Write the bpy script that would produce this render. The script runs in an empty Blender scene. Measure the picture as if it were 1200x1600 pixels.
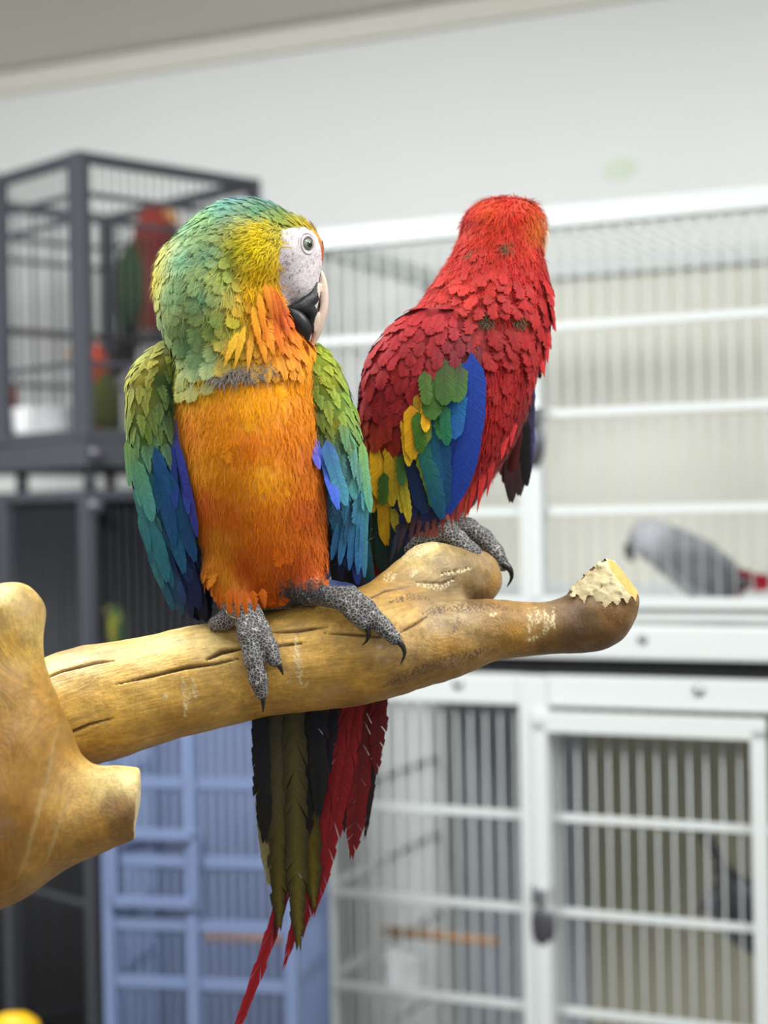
import bpy, math, random
import numpy as np
from mathutils import Vector, Matrix
from mathutils.bvhtree import BVHTree

rng = np.random.default_rng(7)
random.seed(7)
SC = bpy.context.scene
COL = SC.collection

# ------------------------------------------------------------------ camera
F = 2600.0                        # focal length in pixels of a 1200x1600 frame
CAM = np.array([0.0, 0.0, 1.5])
ROLL = math.radians(1.1)
RV = np.array([math.cos(ROLL), 0, -math.sin(ROLL)])
UV = np.array([math.sin(ROLL), 0, math.cos(ROLL)])
FV = np.array([0.0, 1.0, 0.0])
Y0 = 1.56                         # distance of the front bird
S = Y0 / F                        # metres per unit at the birds (a unit is 0.6 mm)

cam_d = bpy.data.cameras.new('camera')
cam = bpy.data.objects.new('camera', cam_d)
COL.objects.link(cam)
cam.matrix_world = Matrix(((RV[0], UV[0], -FV[0], CAM[0]), (RV[1], UV[1], -FV[1], CAM[1]),
                           (RV[2], UV[2], -FV[2], CAM[2]), (0, 0, 0, 1)))
cam_d.sensor_fit = 'VERTICAL'
cam_d.sensor_height = 36.0
cam_d.lens = 36.0 * F / 1600
cam_d.clip_start = 0.05
cam_d.dof.use_dof = True
cam_d.dof.focus_distance = 1.545
cam_d.dof.aperture_fstop = (cam_d.lens / 1000) / 0.023
SC.camera = cam

# ------------------------------------------------------------------ light
SC.view_settings.view_transform = 'Standard'
SC.view_settings.look = 'None'
SC.view_settings.gamma = 1.0
SC.view_settings.use_curve_mapping = False
SC.view_settings.exposure = 0.0
w = bpy.data.worlds.new('world')
SC.world = w
w.use_nodes = True
w.node_tree.nodes['Background'].inputs[0].default_value = (0.93, 0.97, 1.0, 1)
w.node_tree.nodes['Background'].inputs[1].default_value = 0.5


def area_lamp(x, y, z, sx, sy, power, rot=(0, 0, 0), colour=(0.985, 1.0, 0.985)):
    l = bpy.data.lights.new('overhead_area_light', 'AREA')
    l.shape = 'RECTANGLE'
    l.size, l.size_y = sx, sy
    l.energy = power
    l.color = colour
    o = bpy.data.objects.new('overhead_area_light', l)
    COL.objects.link(o)
    o.location = (x, y, z)
    o.rotation_euler = rot
    return o


area_lamp(0.3, 1.1, 2.54, 1.2, 0.6, 16)
area_lamp(-1.1, 1.9, 2.54, 1.2, 0.6, 88, (0.3, 0, 0))  # unseen lamp added to brighten the back wall, tilted towards it
area_lamp(1.2, 1.3, 2.54, 1.2, 0.6, 44, (0.3, 0, 0))  # second added lamp for the wall and cage fronts
area_lamp(-1.3, -0.6, 2.54, 1.2, 0.6, 17)  # unseen lamp added behind the camera as soft frontal fill
area_lamp(1.4, -0.6, 2.54, 1.2, 0.6, 22)  # its added partner on the right, also frontal fill
area_lamp(0.0, -2.8, 2.54, 1.2, 1.2, 30)  # added fill lamp far behind the camera


# ------------------------------------------------------------------ helpers
def lin(c):
    c = np.asarray(c, float) / 255.0
    return np.where(c <= 0.04045, c / 12.92, ((c + 0.055) / 1.055) ** 2.4)


class Space:
    """unit space (x right, -depth, -y down), a rigid frame set down at distance Yc, -> metres"""

    def __init__(self, Yc):
        self.s = Yc / F
        self.o = CAM + Yc * FV

    def __call__(self, b):
        b = np.atleast_2d(np.asarray(b, float))
        return self.o + self.s * ((b[:, 0] - 600)[:, None] * RV + (b[:, 2] + 800)[:, None] * UV + b[:, 1][:, None] * FV)


def B(x, y, d=0.0):
    return np.array([x, -d, -y], float)


def at(px, py, Y):
    return CAM + Y * (FV + (px - 600) / F * RV - (py - 800) / F * UV)


MATS = {}


def nodes_of(name):
    m = bpy.data.materials.new(name)
    m.use_nodes = True
    nt = m.node_tree
    bs = nt.nodes['Principled BSDF']
    MATS[name] = m
    return m, nt, bs


def N(nt, t, **kw):
    n = nt.nodes.new(t)
    for k, v in kw.items():
        if k.startswith('i_'):
            n.inputs[k[2:]].default_value = v
        else:
            setattr(n, k, v)
    return n


def plain(name, rgb, rough=0.5, metal=0.0, noise=0.06, scale=14.0, spec=0.4):
    m, nt, bs = nodes_of(name)
    tc = N(nt, 'ShaderNodeTexCoord')
    no = N(nt, 'ShaderNodeTexNoise', i_Scale=scale, i_Detail=4.0)
    nt.links.new(tc.outputs['Object'], no.inputs['Vector'])
    mp = N(nt, 'ShaderNodeMapRange')
    mp.inputs[3].default_value = 1 - noise
    mp.inputs[4].default_value = 1 + noise
    nt.links.new(no.outputs['Fac'], mp.inputs[0])
    mx = N(nt, 'ShaderNodeMix', data_type='RGBA', blend_type='MULTIPLY')
    mx.inputs[0].default_value = 1
    mx.inputs[6].default_value = (*lin(rgb), 1)
    nt.links.new(mp.outputs[0], mx.inputs[7])
    nt.links.new(mx.outputs[2], bs.inputs['Base Color'])
    bs.inputs['Roughness'].default_value = rough
    bs.inputs['Metallic'].default_value = metal
    bs.inputs['Specular IOR Level'].default_value = spec
    return m


def attr_mat(name, rough=0.6, spec=0.25, sheen=0.0, nscale=900.0, namt=0.12, bump=0.0):
    m, nt, bs = nodes_of(name)
    a = N(nt, 'ShaderNodeAttribute', attribute_name='Col')
    tc = N(nt, 'ShaderNodeTexCoord')
    no = N(nt, 'ShaderNodeTexNoise', i_Scale=nscale, i_Detail=3.0)
    nt.links.new(tc.outputs['Object'], no.inputs['Vector'])
    mp = N(nt, 'ShaderNodeMapRange')
    mp.inputs[3].default_value = 1 - namt
    mp.inputs[4].default_value = 1 + namt
    nt.links.new(no.outputs['Fac'], mp.inputs[0])
    mx = N(nt, 'ShaderNodeMix', data_type='RGBA', blend_type='MULTIPLY')
    mx.inputs[0].default_value = 1
    nt.links.new(a.outputs['Color'], mx.inputs[6])
    nt.links.new(mp.outputs[0], mx.inputs[7])
    nt.links.new(mx.outputs[2], bs.inputs['Base Color'])
    bs.inputs['Roughness'].default_value = rough
    bs.inputs['Specular IOR Level'].default_value = spec
    bs.inputs['Sheen Weight'].default_value = sheen
    if bump:
        bp = N(nt, 'ShaderNodeBump', i_Strength=bump, i_Distance=0.001)
        nt.links.new(no.outputs['Fac'], bp.inputs['Height'])
        nt.links.new(bp.outputs[0], bs.inputs['Normal'])
    return m


def feather_mat(name, fringe, rough=0.55, period=2.6):
    """oblique barbs and a fringed edge, from each feather's own (along, across, edge) coordinates"""
    m = attr_mat(name, rough, 0.22, 0.0, 700, 0.14)
    nt = m.node_tree
    bs = nt.nodes['Principled BSDF']
    mix = bs.inputs['Base Color'].links[0].from_node
    b = N(nt, 'ShaderNodeAttribute', attribute_name='Barb')
    sp = N(nt, 'ShaderNodeSeparateXYZ')
    nt.links.new(b.outputs['Vector'], sp.inputs[0])

    def math_(op, x, y=None, clamp=False):
        n = N(nt, 'ShaderNodeMath', operation=op)
        n.use_clamp = clamp
        for i, q in enumerate((x, y)):
            if q is None:
                continue
            if isinstance(q, (int, float)):
                n.inputs[i].default_value = q
            else:
                nt.links.new(q, n.inputs[i])
        return n.outputs[0]
    ab = math_('ABSOLUTE', sp.outputs[1])
    ph = math_('SUBTRACT', sp.outputs[0], math_('MULTIPLY', ab, 0.8))
    cmb = N(nt, 'ShaderNodeCombineXYZ')
    nt.links.new(math_('MULTIPLY', ph, 1.0 / period), cmb.inputs[0])
    nt.links.new(math_('MULTIPLY', sp.outputs[1], 0.05), cmb.inputs[1])
    no = N(nt, 'ShaderNodeTexNoise', i_Scale=1.0, i_Detail=3.0, i_Roughness=0.6)
    nt.links.new(cmb.outputs[0], no.inputs['Vector'])
    mp = N(nt, 'ShaderNodeMapRange')
    for i, v in enumerate((0.3, 0.7, 0.72, 1.18)):
        mp.inputs[i + 1].default_value = v
    nt.links.new(no.outputs['Fac'], mp.inputs[0])
    shaft = math_('SUBTRACT', 1.0, math_('MULTIPLY', math_('LESS_THAN', ab, 0.55), 0.22))
    mm = N(nt, 'ShaderNodeMix', data_type='RGBA', blend_type='MULTIPLY')
    mm.inputs[0].default_value = 1
    nt.links.new(mix.outputs[2], mm.inputs[6])
    nt.links.new(math_('MULTIPLY', mp.outputs[0], shaft), mm.inputs[7])
    nt.links.new(mm.outputs[2], bs.inputs['Base Color'])
    bp = N(nt, 'ShaderNodeBump', i_Strength=0.5, i_Distance=0.0006)
    nt.links.new(no.outputs['Fac'], bp.inputs['Height'])
    nt.links.new(bp.outputs[0], bs.inputs['Normal'])
    if fringe:
        thr = math_('MULTIPLY', math_('SUBTRACT', sp.outputs[2], 1.0 - fringe), 0.28 / fringe)
        al = math_('GREATER_THAN', no.outputs['Fac'], math_('ADD', thr, 0.33))
        core = math_('LESS_THAN', sp.outputs[2], 1.0 - fringe)
        nt.links.new(math_('MAXIMUM', al, core), bs.inputs['Alpha'])
    return m


def mesh_np(name, V, Q, C=None, extra=None, smooth=True):
    """all-quad mesh from arrays (world or local metres)"""
    me = bpy.data.meshes.new(name)
    V = np.asarray(V, np.float32)
    Q = np.asarray(Q, np.int32)
    me.vertices.add(len(V))
    me.vertices.foreach_set('co', V.ravel())
    k = Q.shape[1]
    me.loops.add(Q.size)
    me.loops.foreach_set('vertex_index', Q.ravel())
    me.polygons.add(len(Q))
    me.polygons.foreach_set('loop_start', np.arange(0, Q.size, k, dtype=np.int32))
    me.polygons.foreach_set('use_smooth', np.full(len(Q), smooth))
    if C is not None:
        a = me.attributes.new('Col', 'FLOAT_COLOR', 'POINT')
        a.data.foreach_set('color', np.c_[C, np.ones(len(C))].astype(np.float32).ravel())
    for k_, arr in (extra or {}).items():
        a = me.attributes.new(k_, 'FLOAT_VECTOR', 'POINT')
        a.data.foreach_set('vector', np.asarray(arr, np.float32).ravel())
    me.update(calc_edges=True)
    me.validate()
    return me


def link(name, me, mat, parent=None, loc=(0, 0, 0), rot=(0, 0, 0)):
    if mat is not None and len(me.materials) == 0:
        me.materials.append(mat)
    o = bpy.data.objects.new(name, me)
    COL.objects.link(o)
    o.parent = parent
    o.location = loc
    o.rotation_euler = rot
    return o


def tag(o, label, cat, group=None):
    o['label'] = label
    o['category'] = cat
    if group:
        o['group'] = group
    return o


def thing(name, label, cat, loc=(0, 0, 0), rotz=0.0, group=None):
    o = bpy.data.objects.new(name, None)
    COL.objects.link(o)
    o.empty_display_size = 0.05
    o.location = loc
    o.rotation_euler = (0, 0, rotz)
    return tag(o, label, cat, group)


class Box:
    """collects boxes and tubes into one mesh (local metres)"""

    def __init__(self):
        self.v, self.f = [], []

    def box(self, c, s, bev=0.0):
        x, y, z = [k / 2 for k in s]
        n = len(self.v)
        for dz in (-z, z):
            for dx, dy in ((-x, -y), (x, -y), (x, y), (-x, y)):
                self.v.append((c[0] + dx, c[1] + dy, c[2] + dz))
        for q in ((3, 2, 1, 0), (4, 5, 6, 7), (0, 1, 5, 4), (1, 2, 6, 5), (2, 3, 7, 6), (3, 0, 4, 7)):
            self.f.append(tuple(n + i for i in q))
        return self

    def tube(self, a, b, r, seg=8, r2=None):
        a, b = Vector(a), Vector(b)
        ax = (b - a).normalized()
        u = ax.orthogonal().normalized()
        v = ax.cross(u)
        n = len(self.v)
        r2 = r if r2 is None else r2
        for p, rr in ((a, r), (b, r2)):
            for i in range(seg):
                t = 2 * math.pi * i / seg
                self.v.append(tuple(p + u * math.cos(t) * rr + v * math.sin(t) * rr))
        for i in range(seg):
            j = (i + 1) % seg
            self.f.append((n + i, n + j, n + seg + j, n + seg + i))
        self.f.append(tuple(n + i for i in reversed(range(seg))))
        self.f.append(tuple(n + seg + i for i in range(seg)))
        return self

    def lathe(self, prof, c=(0, 0, 0), seg=20, sx=1.0, sy=1.0):
        n = len(self.v)
        for r, z in prof:
            for i in range(seg):
                t = 2 * math.pi * i / seg
                self.v.append((c[0] + r * sx * math.cos(t), c[1] + r * sy * math.sin(t), c[2] + z))
        for k in range(len(prof) - 1):
            for i in range(seg):
                j = (i + 1) % seg
                self.f.append((n + k * seg + i, n + k * seg + j, n + (k + 1) * seg + j, n + (k + 1) * seg + i))
        return self

    def mesh(self, name, smooth=False, bevel=0.0):
        me = bpy.data.meshes.new(name)
        me.from_pydata(self.v, [], self.f)
        if smooth:
            me.polygons.foreach_set('use_smooth', [True] * len(me.polygons))
        me.update()
        if bevel:
            import bmesh
            bm = bmesh.new()
            bm.from_mesh(me)
            bmesh.ops.bevel(bm, geom=bm.edges[:], offset=bevel, segments=2, affect='EDGES', profile=0.6)
            bm.to_mesh(me)
            bm.free()
        return me


# ------------------------------------------------------------------ signed distance modelling
class Field:
    def __init__(self, lo, hi, h):
        self.h = h
        self.lo = np.array(lo, float)
        self.n = np.ceil((np.array(hi) - self.lo) / h).astype(int) + 1
        self.f = np.full(self.n, 60.0, np.float32)

    def region(self, lo, hi, pad):
        a = np.clip(np.floor((np.array(lo) - pad - self.lo) / self.h).astype(int), 0, self.n)
        b = np.clip(np.ceil((np.array(hi) + pad - self.lo) / self.h).astype(int) + 1, 0, self.n)
        sl = tuple(slice(a[i], b[i]) for i in range(3))
        ax = [self.lo[i] + self.h * np.arange(a[i], b[i], dtype=np.float32) for i in range(3)]
        X = np.meshgrid(*ax, indexing='ij', sparse=True)
        return sl, X

    def smin(self, sl, d, k):
        a = self.f[sl]
        if k <= 0:
            self.f[sl] = np.minimum(a, d)
            return
        hh = np.maximum(k - np.abs(a - d), 0) / k
        self.f[sl] = np.minimum(a, d) - hh * hh * k * 0.25

    # all primitives take author coordinates (x, y down, depth towards the camera)
    def ellipsoid(self, c, r, k=20):
        c, r = B(*c), np.array([r[0], r[2], r[1]], float)
        sl, X = self.region(c - r, c + r, 30)
        q = sum(((X[i] - c[i]) / r[i]) ** 2 for i in range(3))
        q2 = sum(((X[i] - c[i]) / r[i] ** 2) ** 2 for i in range(3))
        k0, k1 = np.sqrt(q), np.sqrt(q2)
        self.smin(sl, (k0 * (k0 - 1) / np.maximum(k1, 1e-6)).astype(np.float32), k)

    def chain(self, pts, k=10, inner=None):
        """tapered limb through points (x, y, d, r); inner: how softly its own joints merge"""
        if inner is not None:
            own = Field.__new__(Field)
            own.h, own.lo, own.n = self.h, self.lo, self.n
            own.f = np.full(self.n, 60.0, np.float32)
            own.chain(pts, inner)
            self.smin((slice(None),) * 3, own.f, k)
            return
        for a, b in zip(pts[:-1], pts[1:]):
            A, Bb = B(*a[:3]), B(*b[:3])
            ra, rb = a[3], b[3]
            m = max(ra, rb)
            sl, X = self.region(np.minimum(A, Bb) - m, np.maximum(A, Bb) + m, 25)
            D = Bb - A
            L2 = max(D @ D, 1e-6)
            t = np.clip(sum((X[i] - A[i]) * D[i] for i in range(3)) / L2, 0, 1)
            dd = np.sqrt(sum((X[i] - A[i] - t * D[i]) ** 2 for i in range(3)))
            self.smin(sl, (dd - (ra + (rb - ra) * t)).astype(np.float32), k)

    def loft(self, rows, k=15):
        """rows of (y, xl, xr, depth centre, depth radius)"""
        R = np.array(rows, float)
        lo = B(R[:, 1].min(), R[:, 0].max(), (R[:, 3] + R[:, 4]).max())
        hi = B(R[:, 2].max(), R[:, 0].min(), (R[:, 3] - R[:, 4]).min())
        sl, X = self.region(lo, hi, 30)
        y = -X[2]
        yc = np.clip(y, R[0, 0], R[-1, 0])
        xl, xr = np.interp(yc, R[:, 0], R[:, 1]), np.interp(yc, R[:, 0], R[:, 2])
        dc, rd = np.interp(yc, R[:, 0], R[:, 3]), np.interp(yc, R[:, 0], R[:, 4])
        cx, rx = (xl + xr) / 2, (xr - xl) / 2
        u = (X[0] - cx)
        v = (-X[1] - dc)
        k0 = np.sqrt((u / rx) ** 2 + (v / rd) ** 2)
        k1 = np.sqrt((u / rx ** 2) ** 2 + (v / rd ** 2) ** 2)
        side = k0 * (k0 - 1) / np.maximum(k1, 1e-6)
        ex = np.abs(y - yc)
        d = np.where(ex > 0, np.sqrt(np.maximum(side, 0) ** 2 + ex ** 2) + np.minimum(side, 0) * 0, side)
        self.smin(sl, d.astype(np.float32), k)

    def cut(self, p, nrm, box=None):
        """remove what lies beyond a plane (author coords), optionally only inside a box"""
        p = B(*p)
        n = np.array([nrm[0], -nrm[2], -nrm[1]], float)
        n /= np.linalg.norm(n)
        if box:
            lo, hi = B(*box[0]), B(*box[1])
            lo, hi = np.minimum(lo, hi), np.maximum(lo, hi)
        else:
            lo, hi = self.lo, self.lo + self.h * self.n
        sl, X = self.region(lo, hi, 0)
        d = sum((X[i] - p[i]) * n[i] for i in range(3))
        self.f[sl] = np.maximum(self.f[sl], d.astype(np.float32))

    def mesh(self, smooth=2):
        f = self.f
        ins = f < 0
        nx, ny, nz = f.shape
        cs = [(i, j, k) for i in (0, 1) for j in (0, 1) for k in (0, 1)]

        def corner(a, c):
            return a[c[0]:nx - 1 + c[0], c[1]:ny - 1 + c[1], c[2]:nz - 1 + c[2]]
        cnt = sum(corner(ins, c).astype(np.int8) for c in cs)
        cells = np.argwhere((cnt > 0) & (cnt < 8))
        idx = np.full((nx - 1, ny - 1, nz - 1), -1, np.int32)
        idx[tuple(cells.T)] = np.arange(len(cells))
        acc = np.zeros((len(cells), 3))
        num = np.zeros(len(cells))
        vals = {c: f[tuple((cells + c).T)] for c in cs}
        for a in cs:
            for ax in range(3):
                if a[ax] == 0:
                    b = list(a)
                    b[ax] = 1
                    b = tuple(b)
                    va, vb = vals[a], vals[b]
                    m = (va < 0) != (vb < 0)
                    t = np.where(m, va / np.where(m, va - vb, 1), 0)
                    p = np.tile(np.array(a, float), (len(cells), 1))
                    p[:, ax] = t
                    acc[m] += p[m]
                    num[m] += 1
        V = self.lo + self.h * (cells + acc / num[:, None])
        quads = []
        for ax in range(3):
            o1, o2 = [(1, 2), (2, 0), (0, 1)][ax]
            sl = [slice(1, -1)] * 3
            sl[ax] = slice(0, -1)
            s2 = [slice(1, -1)] * 3
            s2[ax] = slice(1, None)
            a, b = ins[tuple(sl)], ins[tuple(s2)]
            for flag, flip in ((a & ~b, False), (~a & b, True)):
                e = np.argwhere(flag)
                if not len(e):
                    continue
                e = e + 1
                e[:, ax] -= 1
                c = []
                for d1, d2 in ((-1, -1), (0, -1), (0, 0), (-1, 0)):
                    g = e.copy()
                    g[:, o1] += d1
                    g[:, o2] += d2
                    c.append(idx[tuple(g.T)])
                q = np.stack(c, 1)
                quads.append(q[:, ::-1] if flip else q)
        Q = np.concatenate(quads)
        for _ in range(smooth):
            acc = np.zeros_like(V)
            num = np.zeros(len(V))
            for i in range(4):
                for j in ((i + 1) % 4, (i + 3) % 4):
                    np.add.at(acc, Q[:, i], V[Q[:, j]])
                    np.add.at(num, Q[:, i], 1)
            V = 0.4 * V + 0.6 * acc / np.maximum(num, 1)[:, None]
        return V, Q


def vnormals(V, Q):
    n = np.cross(V[Q[:, 2]] - V[Q[:, 0]], V[Q[:, 3]] - V[Q[:, 1]])
    out = np.zeros_like(V)
    for i in range(4):
        np.add.at(out, Q[:, i], n)
    return out / np.maximum(np.linalg.norm(out, axis=1), 1e-9)[:, None]


class Ctl:
    """values given at points (x, y), blended by inverse distance"""

    def __init__(self, pts, colour=True, p=3.0, eps=6.0):
        a = np.array(pts, float)
        self.xy = a[:, :2]
        self.v = lin(a[:, 2:]) if colour else a[:, 2:]
        self.p, self.eps = p, eps

    def __call__(self, x, y):
        x, y = np.atleast_1d(x), np.atleast_1d(y)
        d = np.sqrt((x[:, None] - self.xy[:, 0]) ** 2 + (y[:, None] - self.xy[:, 1]) ** 2) + self.eps
        w = d ** -self.p
        return (w @ self.v) / w.sum(1)[:, None]


def inside(x, y, poly):
    x, y = np.asarray(x, float), np.asarray(y, float)
    r = np.zeros(x.shape, bool)
    n = len(poly)
    for i in range(n):
        x1, y1 = poly[i]
        x2, y2 = poly[(i + 1) % n]
        if y1 == y2:
            continue
        c = ((y1 > y) != (y2 > y)) & (x < (x2 - x1) * (y - y1) / (y2 - y1) + x1)
        r ^= c
    return r


def scatter(V, Q, keep, radius, n_cand):
    """dart throwing on a quad mesh; keep(x,y,d,normal)->mask, radius(x,y,d)->spacing"""
    c = V[Q].mean(1)
    nr = np.cross(V[Q[:, 2]] - V[Q[:, 0]], V[Q[:, 3]] - V[Q[:, 1]])
    ar = np.linalg.norm(nr, axis=1)
    nr = nr / np.maximum(ar, 1e-9)[:, None]
    m = keep(c[:, 0], -c[:, 2], -c[:, 1], nr)
    c, nr, ar = c[m], nr[m], ar[m]
    if not len(c):
        return np.zeros((0, 3)), np.zeros((0, 3))
    i = rng.choice(len(c), n_cand, p=ar / ar.sum())
    p = c[i] + rng.normal(0, 1.0, (n_cand, 3))
    nn = nr[i]
    R = radius(p[:, 0], -p[:, 2], -p[:, 1])
    cell = float(np.min(R))
    cell = max(cell, 3.0)
    grid = {}
    out = []
    for j in range(n_cand):
        r = R[j]
        key = (p[j] // cell).astype(int)
        span = int(math.ceil(r / cell))
        ok = True
        for a in range(-span, span + 1):
            for b_ in range(-span, span + 1):
                for cc in range(-span, span + 1):
                    for q in grid.get((key[0] + a, key[1] + b_, key[2] + cc), ()):
                        if (p[j][0] - p[q][0]) ** 2 + (p[j][1] - p[q][1]) ** 2 + (p[j][2] - p[q][2]) ** 2 < r * r:
                            ok = False
                            break
                    if not ok:
                        break
                if not ok:
                    break
            if not ok:
                break
        if ok:
            grid.setdefault(tuple(key), []).append(j)
            out.append(j)
    return p[out], nn[out]


def unit(v):
    return v / max(np.linalg.norm(v), 1e-9)


def feather(p, d, n, L, W, cb, ct, ce=None, lift=0.12, bend=-0.12, cup=0.25, nb=8, rag=0.25,
            shape='round', curve=0.0, rachis=0.85):
    """one feather of separate barbs, in unit space; returns verts, quads, colours"""
    d = unit(d)
    n = unit(n - d * (n @ d))
    s = np.cross(d, n)
    t = np.linspace(0, 1, nb + 1)
    if shape == 'round':
        prof = np.minimum(1, (t / 0.3 + 0.12) ** 0.7) * np.sqrt(np.clip(1 - (np.clip(t - 0.45, 0, 1) / 0.56) ** 3, 0, 1))
    elif shape == 'point':
        prof = np.minimum(1, (t / 0.3 + 0.12) ** 0.7) * np.clip(1 - np.clip(t - 0.35, 0, 1) / 0.66, 0.02, 1) ** 0.75
    else:                                    # long flight feather
        prof = np.minimum(1, (t / 0.2 + 0.2) ** 0.7) * np.sqrt(np.clip(1 - (np.clip(t - 0.7, 0, 1) / 0.305) ** 2.2, 0, 1))

    def cen(tt):
        tt = np.asarray(tt)[:, None]
        return p + d * L * tt + n * L * (lift * tt + bend * tt ** 2) + s * L * curve * tt ** 2
    R = cen(t)
    ce = ct if ce is None else ce
    lerp = lambda a, b, k: a + (b - a) * k
    V = [R]
    off = rng.random() * 500
    E = [np.stack([off + L * t, 0 * t, np.clip((t - 0.8) / 0.2, 0, 1)], 1)]
    C = [lerp(cb, ct, t[:, None]) * rachis]
    quads = []
    base = nb + 1
    for side in (1, -1):
        sh = 0.10 * (1 - t) + 0.02
        tt = np.clip(t + sh, 0, 1.02)
        ww = W * np.interp(np.clip(tt, 0, 1), t, prof)
        jit = 1 - rag * rng.random(nb + 1)
        a_ = cen(tt[:-1]) + s * side * (ww[:-1] * jit[:-1])[:, None] - n * (cup * ww[:-1])[:, None]
        k = 1 - rag * 0.5 * rng.random(nb)
        t2 = tt[:-1] + (tt[1:] - tt[:-1]) * (1 - 0.25 * rag * rng.random(nb))
        w2 = W * np.interp(np.clip(t2, 0, 1), t, prof) * jit[:-1] * k
        b_ = cen(t2) + s * side * w2[:, None] - n * (cup * w2)[:, None]
        V += [a_, b_]
        cc = lerp(lerp(cb, ct, t[:-1, None]), ce, 0.35 + 0.65 * t[:-1, None]) * (0.92 + 0.16 * rng.random((nb, 1)))
        C += [cc, cc]
        E += [np.stack([off + L * tt[:-1], side * ww[:-1], 1 + 0 * ww[:-1]], 1), np.stack([off + L * t2, side * w2, 1 + 0 * w2], 1)]
        for i in range(nb):
            q = (i, base + i, base + nb + i, i + 1)
            quads.append(q if side == 1 else q[::-1])
        base += 2 * nb
    return np.concatenate(V), np.array(quads), np.clip(np.concatenate(C), 0, 1), np.concatenate(E)


def merge(parts):
    V, Q, C, E, n = [], [], [], [], 0
    for v, q, c, e in parts:
        E.append(e)
        V.append(v)
        Q.append(q + n)
        C.append(c)
        n += len(v)
    return np.concatenate(V), np.concatenate(Q), np.concatenate(C), np.concatenate(E)


def strands(p, d, n, L, W, col, lift=0.35, spread=0.35, droop=-0.3):
    """many fine two-segment hairs as one mesh"""
    k = len(p)
    d = d + rng.normal(0, spread, (k, 3))
    d -= n * np.sum(d * n, 1)[:, None]
    d /= np.maximum(np.linalg.norm(d, axis=1), 1e-6)[:, None]
    s = np.cross(d, n)
    L = (L * (0.6 + 0.8 * rng.random(k)))[:, None]
    lift = lift * (0.4 + 1.2 * rng.random(k))[:, None]
    m = p + d * L * 0.55 + n * L * 0.55 * lift
    e = p + d * L + n * L * (lift + droop * 0.6)
    W = np.broadcast_to(W, (k,))[:, None]
    V = np.stack([p - s * W, p + s * W, m + s * W * 0.8, m - s * W * 0.8, e + s * W * 0.15, e - s * W * 0.15], 1).reshape(-1, 3)
    b = np.arange(k)[:, None] * 6
    Q = np.concatenate([b + np.array([[0, 1, 2, 3]]), b + np.array([[3, 2, 4, 5]])])
    C = np.repeat(np.clip(col * (0.85 + 0.3 * rng.random((k, 1))), 0, 1), 6, 0)
    return V, Q, C


def tube_mesh(pts, radii, seg=10, flat=1.0):
    """closed tapered tube through points in unit space"""
    pts = np.array([B(*q) for q in pts])
    V, Q = [], []
    n = len(pts)
    prev = None
    for i in range(n):
        ax = unit(pts[min(i + 1, n - 1)] - pts[max(i - 1, 0)])
        u = np.array([0, -1.0, 0]) if prev is None else prev
        u = unit(u - ax * (u @ ax))
        prev = u
        v = np.cross(ax, u)
        for j in range(seg):
            t = 2 * math.pi * j / seg
            V.append(pts[i] + radii[i] * (u * math.cos(t) * flat + v * math.sin(t)))
    for i in range(n - 1):
        for j in range(seg):
            k = (j + 1) % seg
            Q.append((i * seg + j, i * seg + k, (i + 1) * seg + k, (i + 1) * seg + j))
    return np.array(V), np.array(Q)


def spline(pts, n):
    p = np.array(pts, float)
    out = []
    m = len(p) - 1
    for i in np.linspace(0, m, n):
        k = min(int(i), m - 1)
        t = i - k
        a, b, c, d = p[max(k - 1, 0)], p[k], p[k + 1], p[min(k + 2, m)]
        out.append(0.5 * (2 * b + (c - a) * t + (2 * a - 5 * b + 4 * c - d) * t * t + (3 * b - a - 3 * c + d) * t ** 3))
    return np.array(out)



# ------------------------------------------------------------------ the room
plain('wall_paint', (228, 230, 230), 0.75, noise=0.015, scale=3)
plain('ceiling_paint', (222, 219, 210), 0.85, noise=0.03, scale=3)
plain('floor_vinyl', (120, 116, 108), 0.5, noise=0.1, scale=5)
plain('white_enamel', (202, 207, 207), 0.4, noise=0.02)
plain('blue_cast_enamel', (108, 124, 160), 0.45, noise=0.05)  # white enamel, bluish light put into its colour
plain('charcoal_enamel', (62, 64, 72), 0.45, noise=0.05)
plain('flat_black', (22, 22, 26), 0.5)
plain('dark_panel', (58, 57, 55), 0.6, noise=0.15)
plain('cream_panel', (168, 165, 148), 0.6, noise=0.03)
plain('blue_cast_panel', (100, 110, 138), 0.6, noise=0.12, scale=6)  # back of the same cage, bluish light put into the colour
plain('beige_panel', (214, 212, 202), 0.7, noise=0.03)
plain('grey_liner', (168, 175, 186), 0.6, noise=0.1, scale=6)
plain('steel', (150, 152, 158), 0.3, 0.9)
plain('dark_steel', (92, 92, 100), 0.4, 0.7)
plain('white_ceramic', (232, 232, 236), 0.25)
plain('dowel_wood', (186, 142, 108), 0.7, noise=0.15, scale=30)
plain('yellow_plastic', (226, 178, 16), 0.4)
plain('green_paper', (214, 226, 209), 0.8)

YAW = math.radians(-25)
TX = np.array([math.cos(YAW), math.sin(YAW), 0])      # along the white cages' fronts, to the right
TN = np.array([-math.sin(YAW), math.cos(YAW), 0])     # away from the camera
ANCH = np.array([0.2538, 2.75, 0.0])                  # foot of the cages' front plane


def front(u, v=0.0, z=0.0):
    p = ANCH + TX * u + TN * v
    return (p[0], p[1], z)


def structure(name, box, mat, loc=(0, 0, 0), rz=0.0):
    o = link(name, box.mesh(name), MATS[mat], None, loc, (0, 0, rz))
    o['kind'] = 'structure'
    return o


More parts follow.
